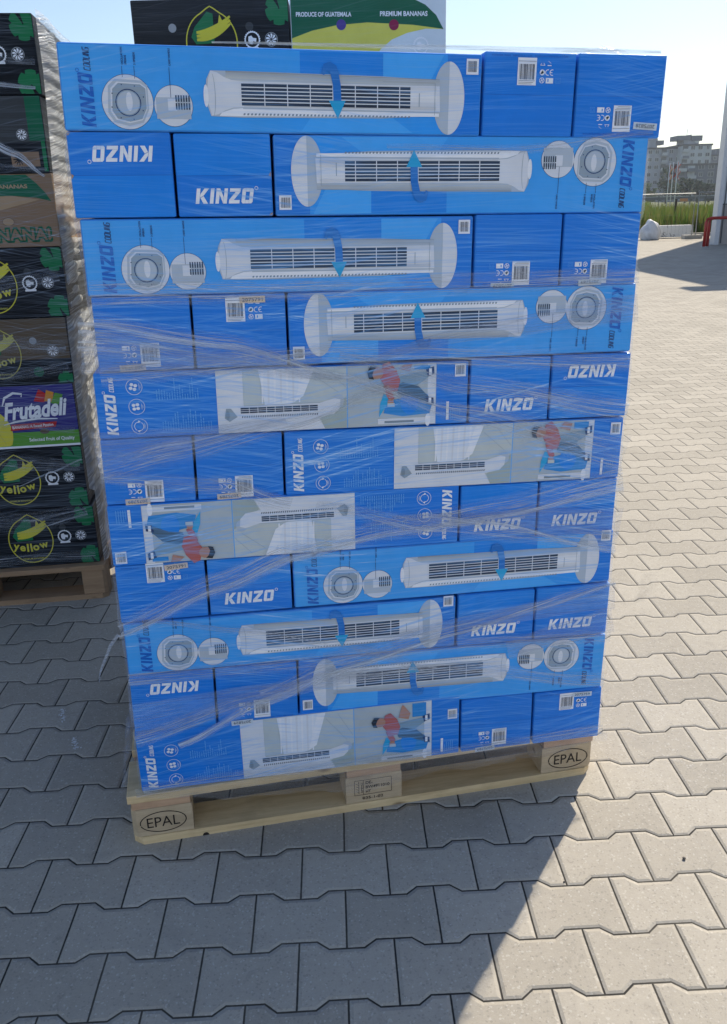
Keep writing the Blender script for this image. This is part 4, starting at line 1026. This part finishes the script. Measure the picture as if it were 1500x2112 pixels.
# film folds across its front
def SB(s_, d, z): v = LB + EXB*s_ + EYB*d; return Vector((v.x, v.y, z))
for q, (pts, ws) in enumerate((([(.0,1.79),(.15,1.845),(.28,1.868),(.44,1.852)], [.03,.03,.022,.012]), ([(.0,1.80),(.2,1.73),(.35,1.65),(.43,1.58)], [.03,.035,.03,.01]), ([(.0,1.61),(.2,1.62),(.44,1.60)], [.02,.03,.02]), ([(.16,.48),(.3,.53),(.42,.575)], [.004,.010,.008]),
    ([(0,1.96),(.2,1.95),(.45,1.93)], [.04,.03,.03]), ([(0,1.24),(.2,1.22),(.43,1.25)], [.06,.08,.05]), ([(0,1.05),(.2,1.02),(.42,1.0)], [.06,.08,.05]), ([(0,.95),(.2,.90),(.42,.93)], [.05,.04,.05]), ([(0,.60),(.2,.57),(.41,.55)], [.06,.08,.05]), ([(0,.36),(.2,.33),(.41,.37)], [.08,.10,.06]), ([(0,.18),(.2,.19),(.42,.18)], [.06,.05,.05]), ([(0,.72),(.2,.73),(.41,.69)], [.05,.04,.03]))):
    ribbon(root2, pts, ws, RIB1 if q in (0, 1, 3) else RIB3, SB, -.003-.0005*(q % 6))

# ---------------------------------------------------------------- background
def px_pt(x, y, Y):       # a point of the place at depth Y seen along a measured direction
    d = fw + rt*((x-750)/1760) + up*((1056-y)/1760); C = cam.matrix_world.translation
    return C + d*((Y-C.y)/d.y)
CONC = plain('panel_concrete', (0.36, 0.37, 0.40), .85, var=.15, scale=.25)
CONC2 = plain('darker_render', (0.15, 0.16, 0.19), .85, var=.15, scale=.3)
CONCW = plain('pale_render', (0.50, 0.52, 0.53), .85, var=.1, scale=.25)
GLASS = plain('window_glass', (0.05, 0.065, 0.08), .12, var=.3, scale=.5)
FRAME = plain('window_frame', (0.6, 0.6, 0.58), .5)
BALC = plain('balcony_panel', (0.52, 0.53, 0.53), .7, var=.25, scale=.4)
ROOFM = plain('roof_bitumen', (0.07, 0.07, 0.07), .8)
def apartment(x0, x1, ztop, Y, depth, wall, label, floors, cols, balc=(), z0=0.0, seed=0, strip=None):
    t = empty('apartment_block', ((x0+x1)/2, Y, 0)); tag(t, label, 'building', 'apartment blocks beyond the meadow')
    L = Vector(t.location); rr = random.Random(seed)
    def part(name, mb, par=t): o = mb.build(name, par); o.location = -L if par is t else (0,0,0); return o
    mb = MB(); mb.box(x0, x1, Y, Y+depth, z0, ztop, wall); part('wall', mb)
    mb = MB(); mb.box(x0-.3, x1+.3, Y-.3, Y+depth+.3, ztop+.01, ztop+.6, ROOFM); part('roof', mb)
    fh = (ztop-z0)/floors; cw = (x1-x0)/cols
    for c in range(cols):
        for f in range(floors):
            zx = z0 + f*fh; cx = x0+(c+.5)*cw
            if c in balc:
                if rr.random() < .92:
                    mb = MB(); mb.box(cx-cw*.42, cx+cw*.42, Y-1.3, Y-.02, zx+.25, zx+.42, wall); mb.box(cx-cw*.42, cx+cw*.42, Y-1.35, Y-1.25, zx+.43, zx+1.35, BALC if rr.random() < .6 else CONC2)
                    part('balcony', mb)
                    mb = MB(); mb.box(cx-cw*.36, cx+cw*.36, Y-.12, Y-.03, zx+1.0, zx+2.5, GLASS if rr.random() < .7 else BALC); part('window', mb)
            else:
                ww = min(1.1, cw*.3)*(1 if rr.random() < .8 else .7)
                mb = MB(); mb.box(cx-ww, cx+ww, Y-.10, Y-.03, zx+1.0, zx+2.35, FRAME)
                mb.box(cx-ww+.12, cx-.06, Y-.14, Y-.105, zx+1.1, zx+2.25, GLASS); mb.box(cx+.06, cx+ww-.12, Y-.14, Y-.105, zx+1.1, zx+2.25, GLASS)
                part('window', mb)
    return t, part
Yb = 330.0
a = px_pt(1335, 308, Yb); b_ = px_pt(1407, 306, Yb); t1, part1 = apartment(a.x, b_.x, a.z, Yb, 14, CONC, 'grey apartment block, lower left part with a dark top balcony', 7, 5, balc=(2,), seed=1)
mb = MB(); q0 = px_pt(1352, 306, Yb); q1 = px_pt(1366, 293, Yb); mb.box(q0.x-6, q0.x+1.4, Yb+2, Yb+8, q0.z, q1.z+1.5, CONC); mb.box(q0.x+.9, q0.x+3.6, Yb+1.5, Yb+6, q1.z-.8, q1.z+.7, CONC2); part1('lift_house', mb)
mb = MB(); mb.tube([(b_.x-9, Yb+5, a.z), (b_.x-9, Yb+5, a.z+3.2)], .12, FRAME); mb.tube([(b_.x-10.2, Yb+5, a.z+2.8), (b_.x-7.8, Yb+5, a.z+2.8)], .08, FRAME); part1('antenna', mb)
Yc = 326.0
a = px_pt(1407, 301, Yc); b_ = px_pt(1469, 301, Yc); t2, part2 = apartment(a.x, b_.x, a.z, Yc, 15, CONCW, 'tallest pale apartment block with a stepped lift house on its roof', 8, 4, balc=(0,), seed=2)
q0 = px_pt(1407, 301, Yc); q1 = px_pt(1445, 288, Yc); mb = MB(); mb.box(q0.x+1, q1.x, Yc+1, Yc+8, q0.z, q1.z, CONC)
mb.box(q0.x-1.6, q0.x+3.2, Yc+.6, Yc+8, q1.z, q1.z+1.6, CONC2); mb.box(q0.x+3.6, q1.x-3.0, Yc+1, Yc+7, q1.z+.01, q1.z+1.9, CONC2); mb.box(q1.x-2.8, q1.x+1.0, Yc+.6, Yc+7, q1.z-.3, q1.z+1.5, CONC2)
mb.tube([(q0.x+3, Yc+4, q1.z+1.5), (q0.x+3, Yc+4, q1.z+4)], .12, FRAME); part2('lift_house', mb)
mb = MB(); mb.add([(q1.x-.8+.9*math.cos(i*.524)*1.0, Yc+.8, q0.z+1.8+.9*math.sin(i*.524)) for i in range(12)], [list(range(12))], FRAME); part2('satellite_dish', mb)
Yd = 290.0
a = px_pt(1396, 342, Yd); b_ = px_pt(1560, 340, Yd); t3, part3 = apartment(a.x, b_.x, a.z, Yd, 12, CONC2, 'long dark grey low block in front of the tallest one', 5, 8, balc=(0, 1, 4, 6), seed=3)
Ye = 360.0
a = px_pt(1468, 322, Ye); b_ = px_pt(1560, 322, Ye); t4, part4 = apartment(a.x, b_.x, a.z, Ye, 12, CONC2, 'distant block at the far right beside the warehouse', 7, 6, balc=(1, 3), seed=4)
q0 = px_pt(1479, 322, Ye); mb = MB(); mb.box(q0.x, q0.x+16, Ye+1, Ye+8, a.z, a.z+2.8, CONC2); part4('lift_house', mb)

def leaf_mat(name, a, b_):
    m, nt, b = new_mat(name); p = geo_pos(nt); n = noise(nt, p, 1.2, 4, .7)
    c = mix(nt, n.ramp(.35, .65), a, b_); nt.links.new(c, b.inputs['Base Color']); b.inputs['Roughness'].default_value = .7
    tl = nt.nodes.new('ShaderNodeBsdfTranslucent'); nt.links.new(c, tl.inputs[0]); mx = nt.nodes.new('ShaderNodeMixShader'); mx.inputs[0].default_value = 0.4
    nt.links.new(b.outputs[0], mx.inputs[1]); nt.links.new(tl.outputs[0], mx.inputs[2]); nt.links.new(mx.outputs[0], nt.nodes['Material Output'].inputs[0]); return m
LEAF = leaf_mat('tree_leaves', (0.012, 0.035, 0.012), (0.035, 0.085, 0.025)); BARK = plain('bark', (0.08, 0.06, 0.045), .9)
LEAF2 = leaf_mat('pale_leaves', (0.05, 0.10, 0.025), (0.12, 0.19, 0.06))
def tree(x, Y, h, rad, label, mat=LEAF, seed=0, n=900, conic=.5):
    rr = random.Random(seed); t = empty('tree', (x, Y, 0)); tag(t, label, 'tree', 'trees in front of the apartment blocks')
    mb = MB(); mb.tube([(0,0,0), (.1,0,h*.3), (0,.1,h*.6), (.1,0,h*.85)], [.28,.22,.14,.05], BARK, 8)
    for i in range(7):
        a = rr.uniform(0, 6.28); z = h*rr.uniform(.25, .6); mb.tube([(0,0,z), (math.cos(a)*rad*.4, math.sin(a)*rad*.4, z+h*.1), (math.cos(a)*rad*.75, math.sin(a)*rad*.75, z+h*.22)], [.12,.08,.03], BARK, 6)
    mb.build('trunk', t)
    mb = MB(); cl = []
    for i in range(34):
        z = rr.uniform(.14, .98); r = rad*(1-conic*max(0, z-.3))*math.sqrt(rr.random())*(.95); a = rr.uniform(0, 6.28)
        cl.append((r*math.cos(a), r*math.sin(a), z*h, rad*rr.uniform(.16, .34)))
    for i in range(n):
        cx, cy, cz, cr = rr.choice(cl); v = Vector((rr.gauss(0, 1), rr.gauss(0, 1), rr.gauss(0, 1))).normalized()*cr*rr.uniform(.5, 1.05)
        c = Vector((cx, cy, cz))+v; s = rr.uniform(.14, .34)
        u1 = Vector((rr.gauss(0,1), rr.gauss(0,1), rr.gauss(0,1))).normalized(); u2 = u1.orthogonal().normalized()
        mb.add([c-u1*s, c+u2*s*.6, c+u1*s, c-u2*s*.6], [[0,1,2,3]], mat)
    mb.build('crown', t); return t
Yt = 215.0
for i, (xa, xb, top, lab, mt, cn) in enumerate(((1352, 1398, 348, 'tallest dark tree left of the flag poles, crown narrowing upwards', LEAF, .75), (1398, 1430, 366, 'rounded dark tree right of the flag poles', LEAF, .5), (1427, 1452, 371, 'medium dark tree, third from the left before the blocks', LEAF, .4), (1448, 1478, 380, 'low wide tree at the right beside the warehouse edge', LEAF, .4), (1322, 1354, 380, 'small pale green tree at the left edge beside the stack', LEAF2, .4), (1385, 1402, 376, 'slim pale bush behind the flag poles', LEAF2, .3))):
    p0, p1, pt = px_pt(xa, 400, Yt+i*3), px_pt(xb, 400, Yt+i*3), px_pt((xa+xb)/2, top, Yt+i*3)
    tree((p0.x+p1.x)/2, Yt+i*3, pt.z, (p1.x-p0.x)/2*1.05, lab, mt, i+1, 1500, cn)
# hedge line far left and right so the horizon is closed from beside too
for i in range(26):
    x = -190 + i*13.0 + RU(-3, 3)
    if 40 < x < 150: continue
    tree(x, 230+RU(-8, 8), RU(7, 12), RU(4, 7), 'tree on the horizon hidden from the photographed view', LEAF, 50+i, 420, .4)
for o in COL.objects:
    if o.get('label', '') == 'tree on the horizon hidden from the photographed view': o['group'] = 'distant trees hidden behind the stacks'
# road rail at the far side of the meadow
GALV = plain('galvanised_steel', (0.45, 0.47, 0.48), .4, .6); DKR = plain('dark_rail', (0.10, 0.11, 0.115), .6)
Yr = 170.0; rail = empty('road_rail', (60, Yr, 0)); tag(rail, 'dark road barrier along the far edge of the meadow', 'barrier')
mb = MB(); zt = px_pt(1400, 405, Yr).z; zb = px_pt(1400, 411, Yr).z
mb.box(-60, 60, -.12, .12, zb, zt, DKR); o = mb.build('rail', rail)
mb = MB(); mb.box(-60, 60, -.2, -.14, zt-.02, zt+.07, GALV); mb.build('top_strip', rail)
for i in range(40):
    mb = MB(); mb.box(-60+i*3.05, -59.85+i*3.05, -.25, -.13, 0, zt+.1, DKR); mb.build('post', rail)
# flags
RED = plain('flag_red', (0.50, 0.06, 0.05), .8, var=.3, scale=3); FW = plain('flag_white', (0.7, 0.66, 0.62), .8); FB = plain('flag_dark', (0.06, 0.04, 0.06), .8); FO = plain('flag_orange', (0.60, 0.25, 0.10), .8)
POLE = plain('white_pole', (0.72, 0.73, 0.74), .4)
for i, (xb_, xt, yt, cols_, lab) in enumerate(((1375.5, 1381, 336, (RED, FW, FO), 'left flag pole with red and pale drooping flag'), (1383, 1389, 334, (FB, FB, RED), 'middle flag pole with dark drooping flag'), (1391.5, 1398, 331, (RED, FW, RED), 'right flag pole with red and white drooping flag'))):
    Yf = 150.0; p0 = px_pt(xb_+.5, 409, Yf); p1 = px_pt(xt, yt, Yf); t = empty('flag_pole', (p0.x, Yf, 0)); tag(t, lab, 'flag pole', 'flag poles before the apartment blocks')
    mb = MB(); mb.tube([(0, 0, 0), (0, 0, p1.z)], [.10, .06], POLE, 10); mb.build('pole', t)
    mb = MB(); N = 14; H2 = 2.5; Wd = .62
    for c in range(3):
        vs = []
        for r_ in range(N+1):
            for e in (0, 1):
                u = (c+e)/3; z = p1.z-.15-H2*r_/N - u*.5
                vs.append((.07+Wd*u*(.5+.35*math.sin(r_*.9+i)), .12*math.sin(r_*1.1+u*5), z))
        mb.add(vs, [[2*j, 2*j+1, 2*j+3, 2*j+2] for j in range(N)], cols_[c], True)
    mb.build('flag', t)
# meadow grass: tall blades
GR = leaf_mat('meadow_grass', (0.12, 0.17, 0.03), (0.26, 0.25, 0.08)); GR2 = leaf_mat('green_grass', (0.09, 0.19, 0.03), (0.17, 0.28, 0.06))
mb = MB(); rr = random.Random(4)
def blades(n, ya, yb, xa, xb, h0, h1, w, mat):
    for i in range(n):
        Y = ya+(yb-ya)*rr.random()**1.6; X = xa*(Y/ya)+ (xb-xa)*(Y/ya)*rr.random(); h = rr.uniform(h0, h1); a = rr.uniform(0, 3.14); lx, ly = rr.gauss(0, .12)*h, rr.gauss(0, .12)*h
        dx, dy = math.cos(a)*w, math.sin(a)*w
        mb.add([(X-dx, Y-dy, -.02), (X+dx, Y+dy, -.02), (X+lx*.5+dx*.6, Y+ly*.5+dy*.6, h*.6), (X+lx, Y+ly, h)], [[0,1,2,3]], mat)
blades(9000, 33.8, 62, 10, 22, .55, 1.12, .030, GR2); blades(9000, 33.8, 66, 10, 22, .70, 1.26, .026, GR)
blades(6000, 62, 150, 9.5, 23, .6, 1.2, .07, GR); blades(3000, 62, 150, 9.5, 23, .6, 1.1, .07, GR2)
blades(9000, 33.8, 80, -22, 10, .4, .9, .05, GR); blades(5000, 33.8, 80, 22, 40, .4, .9, .05, GR2)
o = mb.build('meadow_grass'); tag(o, 'tall green and straw-coloured grass behind the site fence', 'grass', kind='stuff')
# kerb line and concrete blocks at the end of the paving
KERB = plain('kerb_concrete', (0.46, 0.44, 0.40), .85, var=.2, scale=3)
mb = MB(); mb.box(-40, 40, 32.6, 32.85, -.02, .12, KERB, bev=.01); o = mb.build('kerb'); tag(o, kind='structure')
mb = MB(); pts = [(-.24,0.04),(.24,0.04),(.20,.46),(-.20,.46)]
p0 = px_pt(1352, 478, 31.2); p1 = px_pt(1434, 476, 31.2)
Lb = p1.x-p0.x; n = len(pts)
WHT = plain('white_painted_concrete', (0.62, 0.63, 0.62), .7, var=.12, scale=4)
def slab_mat():
    m, nt, b = new_mat('scrawled_white_slab'); p = geo_pos(nt)
    n1 = noise(nt, p, 7.0, 2, .5, 1.2); v = (n1-.5).abs().lt(.025); msk = noise(nt, mapping(nt, p, loc=(4, 0, 1)), 3.2, 2, .5).gt(.5)
    c = mix(nt, v*msk*.85, (0.82, 0.83, 0.82), (0.05, 0.05, 0.055)); nt.links.new(c, b.inputs['Base Color']); b.inputs['Roughness'].default_value = .7; return m
SLAB = slab_mat()
mb.add([(0, y, z) for y, z in pts]+[(Lb, y, z) for y, z in pts], [list(range(n))[::-1], [i+n for i in range(n)]]+[[i, (i+1) % n, (i+1) % n+n, i+n] for i in range(n)], SLAB)
o = mb.build('concrete_barrier', None, (p0.x, 31.6, 0.0)); tag(o, 'long white concrete barrier with dark scrawls at the paving edge', 'barrier')
# white bulky bag
bm = bmesh.new(); bmesh.ops.create_icosphere(bm, subdivisions=4, radius=1.0)
for v in bm.verts:
    c = v.co; k = 1+.08*math.sin(c.x*6+c.z*3)+.06*math.sin(c.y*8+c.x*4)
    v.co = Vector((c.x*.36*k*(1-.25*max(0, c.z)), c.y*.4*k, max(-.55, c.z)*.44*k+.25))
me = bpy.data.meshes.new('white_sack'); bm.to_mesh(me); bm.free(); me.materials.append(plain('white_tarp', (0.66, 0.68, 0.72), .6))
for f in me.polygons: f.use_smooth = True
pb = px_pt(1342, 482, 30.6); o = bpy.data.objects.new('white_sack', me); COL.objects.link(o); o.location = (pb.x, 30.6, 0); tag(o, 'rounded white tarpaulin-covered sack left of the white barrier', 'sack')
# mobile construction fence
FEN = plain('fence_wire', (0.42, 0.44, 0.45), .45, .5)
def fence_panel(x0, x1, Y, h, label, feet=True):
    t = empty('construction_fence', (x0, Y, 0)); tag(t, label, 'fence', 'mobile fence panels along the meadow')
    W = x1-x0; mb = MB(); mb.tube([(0, 0, .06), (0, 0, h), (W, 0, h), (W, 0, .06)], .024, FEN, 8); mb.build('frame', t)
    mb = MB()
    for i in range(int(W/.14)): mb.tube([(.14*(i+.5), 0, .12), (.14*(i+.5), 0, h-.02)], .0013, DKR, 4, False)
    for j in range(5): mb.tube([(0, .004, .15+j*(h-.2)/4), (W, .004, .15+j*(h-.2)/4)], .0012, DKR, 4, False)
    mb.build('wire_mesh', t)
    if feet:
        mb = MB(); mb.box(W-.32, W+.34, -.18, .18, 0, .14, KERB, bev=.015); mb.build('foot', t)
    return t
pe = px_pt(1429, 486, 30.5); ht = px_pt(1429, 399, 30.5).z
fence_panel(pe.x-3.4, pe.x-.04, 30.5, ht, 'fence panel left of the double post, white barrier behind its foot')
fence_panel(pe.x+.10, pe.x+3.5, 30.5, ht+.03, 'fence panel right of the double post, running behind the warehouse corner')
fence_panel(pe.x-6.9, pe.x-3.5, 30.5, ht, 'fence panel hidden behind the blue stack')
p0 = px_pt(1391, 462, 36); p1 = px_pt(1393, 411, 36); mb = MB(); mb.tube([(0, 0, 0), (0, 0, p1.z)], .05, BARK, 8); mb.tube([(0, 0, p1.z), (0, 0, p1.z+.02)], .055, BARK, 8)
o = mb.build('wooden_post', None, (p0.x, 36, 0)); tag(o, 'single dark post standing in the meadow', 'post')
ps = px_pt(1411, 411, 100); t = empty('road_sign', (ps.x, 100, 0)); tag(t, 'small orange board low in front of the road barrier', 'sign')
mb = MB(); mb.box(-.45, .45, -.02, .02, ps.z-.22, ps.z+.10, FO, bev=.005); mb.build('board', t); mb = MB(); mb.box(-.03, .03, .022, .06, 0, ps.z, GALV); mb.build('post', t)
# red steel guard at the warehouse corner
REDP = plain('red_paint', (0.42, 0.022, 0.018), .38, var=.15)
g = px_pt(1452, 508, 24.9); gx = g.x; t = empty('impact_guard', (gx, 24.9, 0)); tag(t, 'red tubular steel guard at the warehouse corner', 'guard rail')
hh = px_pt(1455, 450, 24.9).z
def bend(x0, x1, h, y=0): return [(x0, y, 0), (x0, y, h-.12), (x0+.04, y, h-.03), (x0+.14, y, h), (x1, y, h)]
mb = MB(); mb.tube(bend(0, 1.5, hh), .045, REDP, 12); mb.build('hoop', t)
mb = MB(); mb.tube([(.15, .12, 0), (.15, .12, hh-.13), (.18, .12, hh-.04), (.28, .12, hh-.005), (1.5, .12, hh-.005)], .045, REDP, 12); mb.build('hoop', t)
for q in (0, .15):
    mb = MB(); mb.box(q-.065, q+.065, (.125 if q else 0)-.062, (.125 if q else 0)+.062, .001, .014, GALV); mb.build('foot_plate', t)
# warehouse
CORR, nt, b = new_mat('corrugated_cladding'); p = geo_pos(nt); x, y, z = sepxyz(nt, p)
wv = (x*36.0).op('SINE'); c = mix(nt, noise(nt, p, 2.0, 3, .6), (0.48, 0.46, 0.45), (0.56, 0.54, 0.53)); nt.links.new(c, b.inputs['Base Color']); bump(nt, wv, b, .6, .02); b.inputs['Roughness'].default_value = .45
PANL = plain('white_panel', (0.66, 0.67, 0.68), .4, var=.05, scale=2); PANB = plain('beige_panel', (0.42, 0.37, 0.34), .5, var=.08, scale=2); TRIM = plain('corner_trim', (0.70, 0.69, 0.70), .35, var=.04)
wx = px_pt(1476, 500, 26.0).x; wt = empty('warehouse', (wx, 26, 0)); tag(wt, 'warehouse corner with pale cladding panels over a beige base', 'building')
Htop = 9.7; z1 = px_pt(1490, 422, 26).z; z2 = px_pt(1490, 346, 26).z
def foot(e, x0=.02): return [(x0, -e), (30, -e), (30+.0, 40), (x0+24, 40)]
def slabp(mb, pts, z0, z1, mat):
    n = len(pts); mb.add([(a, b, z0) for a, b in pts]+[(a, b, z1) for a, b in pts], [list(range(n))[::-1], [i+n for i in range(n)]]+[[i, (i+1) % n, (i+1) % n+n, i+n] for i in range(n)], mat)
mb = MB(); slabp(mb, foot(0), 0, z1, PANB); mb.build('base_wall', wt)
mb = MB(); slabp(mb, foot(.012), z1+.03, z2, PANL); mb.build('cladding', wt)
mb = MB(); slabp(mb, foot(.012), z2+.03, Htop, PANL); mb.build('cladding', wt)
mb = MB(); slabp(mb, foot(-.02, .05), z1, z1+.03, DKR); mb.build('joint_strip', wt)
mb = MB(); slabp(mb, foot(-.02, .05), z2, z2+.03, DKR); mb.build('joint_strip', wt)
mb = MB(); mb.box(-.06, .085, -.05, .3, 0, Htop, TRIM, bev=.01); mb.build('corner_trim', wt)
mb = MB(); mb.box(.14, .17, -.03, -.015, .05, Htop, DKR); mb.build('downpipe', wt)
mb = MB(); slabp(mb, [(-.25, -6.1), (30, -6.1), (30, 40), (24, 40), (-.25, .3)], Htop+.01, Htop+.5, TRIM); mb.build('canopy_roof', wt)
mb = MB(); mb.box(-.95, -.26, -5.8, -5.2, Htop+.05, Htop+.35, GALV, bev=.02); mb.build('gutter_box', wt)

# added facade behind the camera: unseen, it bounces sunlight onto the stacks' shaded side
BOUNCE = plain('bounce_cladding', (0.43, 0.56, 0.76), .5, var=.04, scale=.6)
st_ = empty('bounce_facade', (0, -10.5, 0)); tag(st_, 'added unseen facade behind the camera, bouncing sunlight onto the stacks', 'building')
mb = MB(); mb.box(-32, 34, -14, 0, .0, 7.6, BOUNCE); mb.build('wall', st_)
mb = MB(); mb.box(-32.2, 34.2, -14.2, .2, 7.61, 7.9, TRIM); mb.build('coping', st_)
for x0 in (-26, -14, 12, 24):
    mb = MB(); mb.box(x0, x0+4, .003, .06, .05, 4.2, BALC, bev=.01)
    for q in range(9): mb.box(x0+.1, x0+3.9, .061, .075, .3+q*.42, .33+q*.42, GALV)
    mb.build('bounce_facade_door', st_)
# scuffs and crumbs on the paving
def g_px(x, y, z=0.0):
    d = fw + rt*((x-750)/1760) + up*((1056-y)/1760); C = cam.matrix_world.translation
    return C + d*((z-C.z)/d.z)
CHALK = plain('white_scuff', (0.62, 0.64, 0.66), .9, var=.3, scale=80); STONE = plain('pebble', (0.10, 0.09, 0.08), .8)
SC_PTS = {'paint_scuff': [[(131,1463),(128,1475),(131,1487)], [(153,1522),(155,1535),(158,1545)]]}
rr = random.Random(8)
for lst in SC_PTS['paint_scuff']:
    mb = MB(); P = [g_px(*p) for p in lst]
    for q in range(70):
        t = rr.random()*(len(P)-1); k = int(t); c = P[k].lerp(P[k+1], t-k) + Vector((rr.gauss(0, .004), rr.gauss(0, .004), 0)); n = 5; r0 = rr.uniform(.0008, .0030)
        mb.add([(c.x+r0*math.cos(a)*rr.uniform(.6, 1.3), c.y+r0*math.sin(a)*rr.uniform(.6, 1.3), .0015+.00001*q) for a in [6.283*i/n for i in range(n)]], [list(range(n))], CHALK)
    o = mb.build('paint_scuff'); tag(o, kind='structure')
for (x, y, r0, lab) in ((1411, 1773, .004, 'small dark pebble on the sunlit paving'), (1164, 1820, .0022, 'tiny grit crumb in a joint of the sunlit paving')):
    bm = bmesh.new(); bmesh.ops.create_icosphere(bm, subdivisions=2, radius=r0)
    for v in bm.verts: v.co *= 1+rr.uniform(-.2, .2)
    me = bpy.data.meshes.new('pebble'); bm.to_mesh(me); bm.free(); me.materials.append(STONE); o = bpy.data.objects.new('pebble', me); COL.objects.link(o); c = g_px(x, y); o.location = (c.x, c.y, r0*.7); tag(o, lab, 'stone')
# summer haze over the distance
hz = bpy.data.materials.new('summer_haze'); hz.use_nodes = True; hn = hz.node_tree; hn.nodes.clear()
pv = hn.nodes.new('ShaderNodeVolumePrincipled'); pv.inputs['Color'].default_value = (0.80, 0.88, 1.0, 1); pv.inputs['Density'].default_value = 0.00034; pv.inputs['Anisotropy'].default_value = 0.3
ho = hn.nodes.new('ShaderNodeOutputMaterial'); hn.links.new(pv.outputs[0], ho.inputs['Volume'])
mb = MB(); mb.box(-330, 330, -60, 430, -1.1, 34, hz); o = mb.build('haze'); tag(o, 'thin summer haze over the yard and meadow', 'haze', kind='stuff')
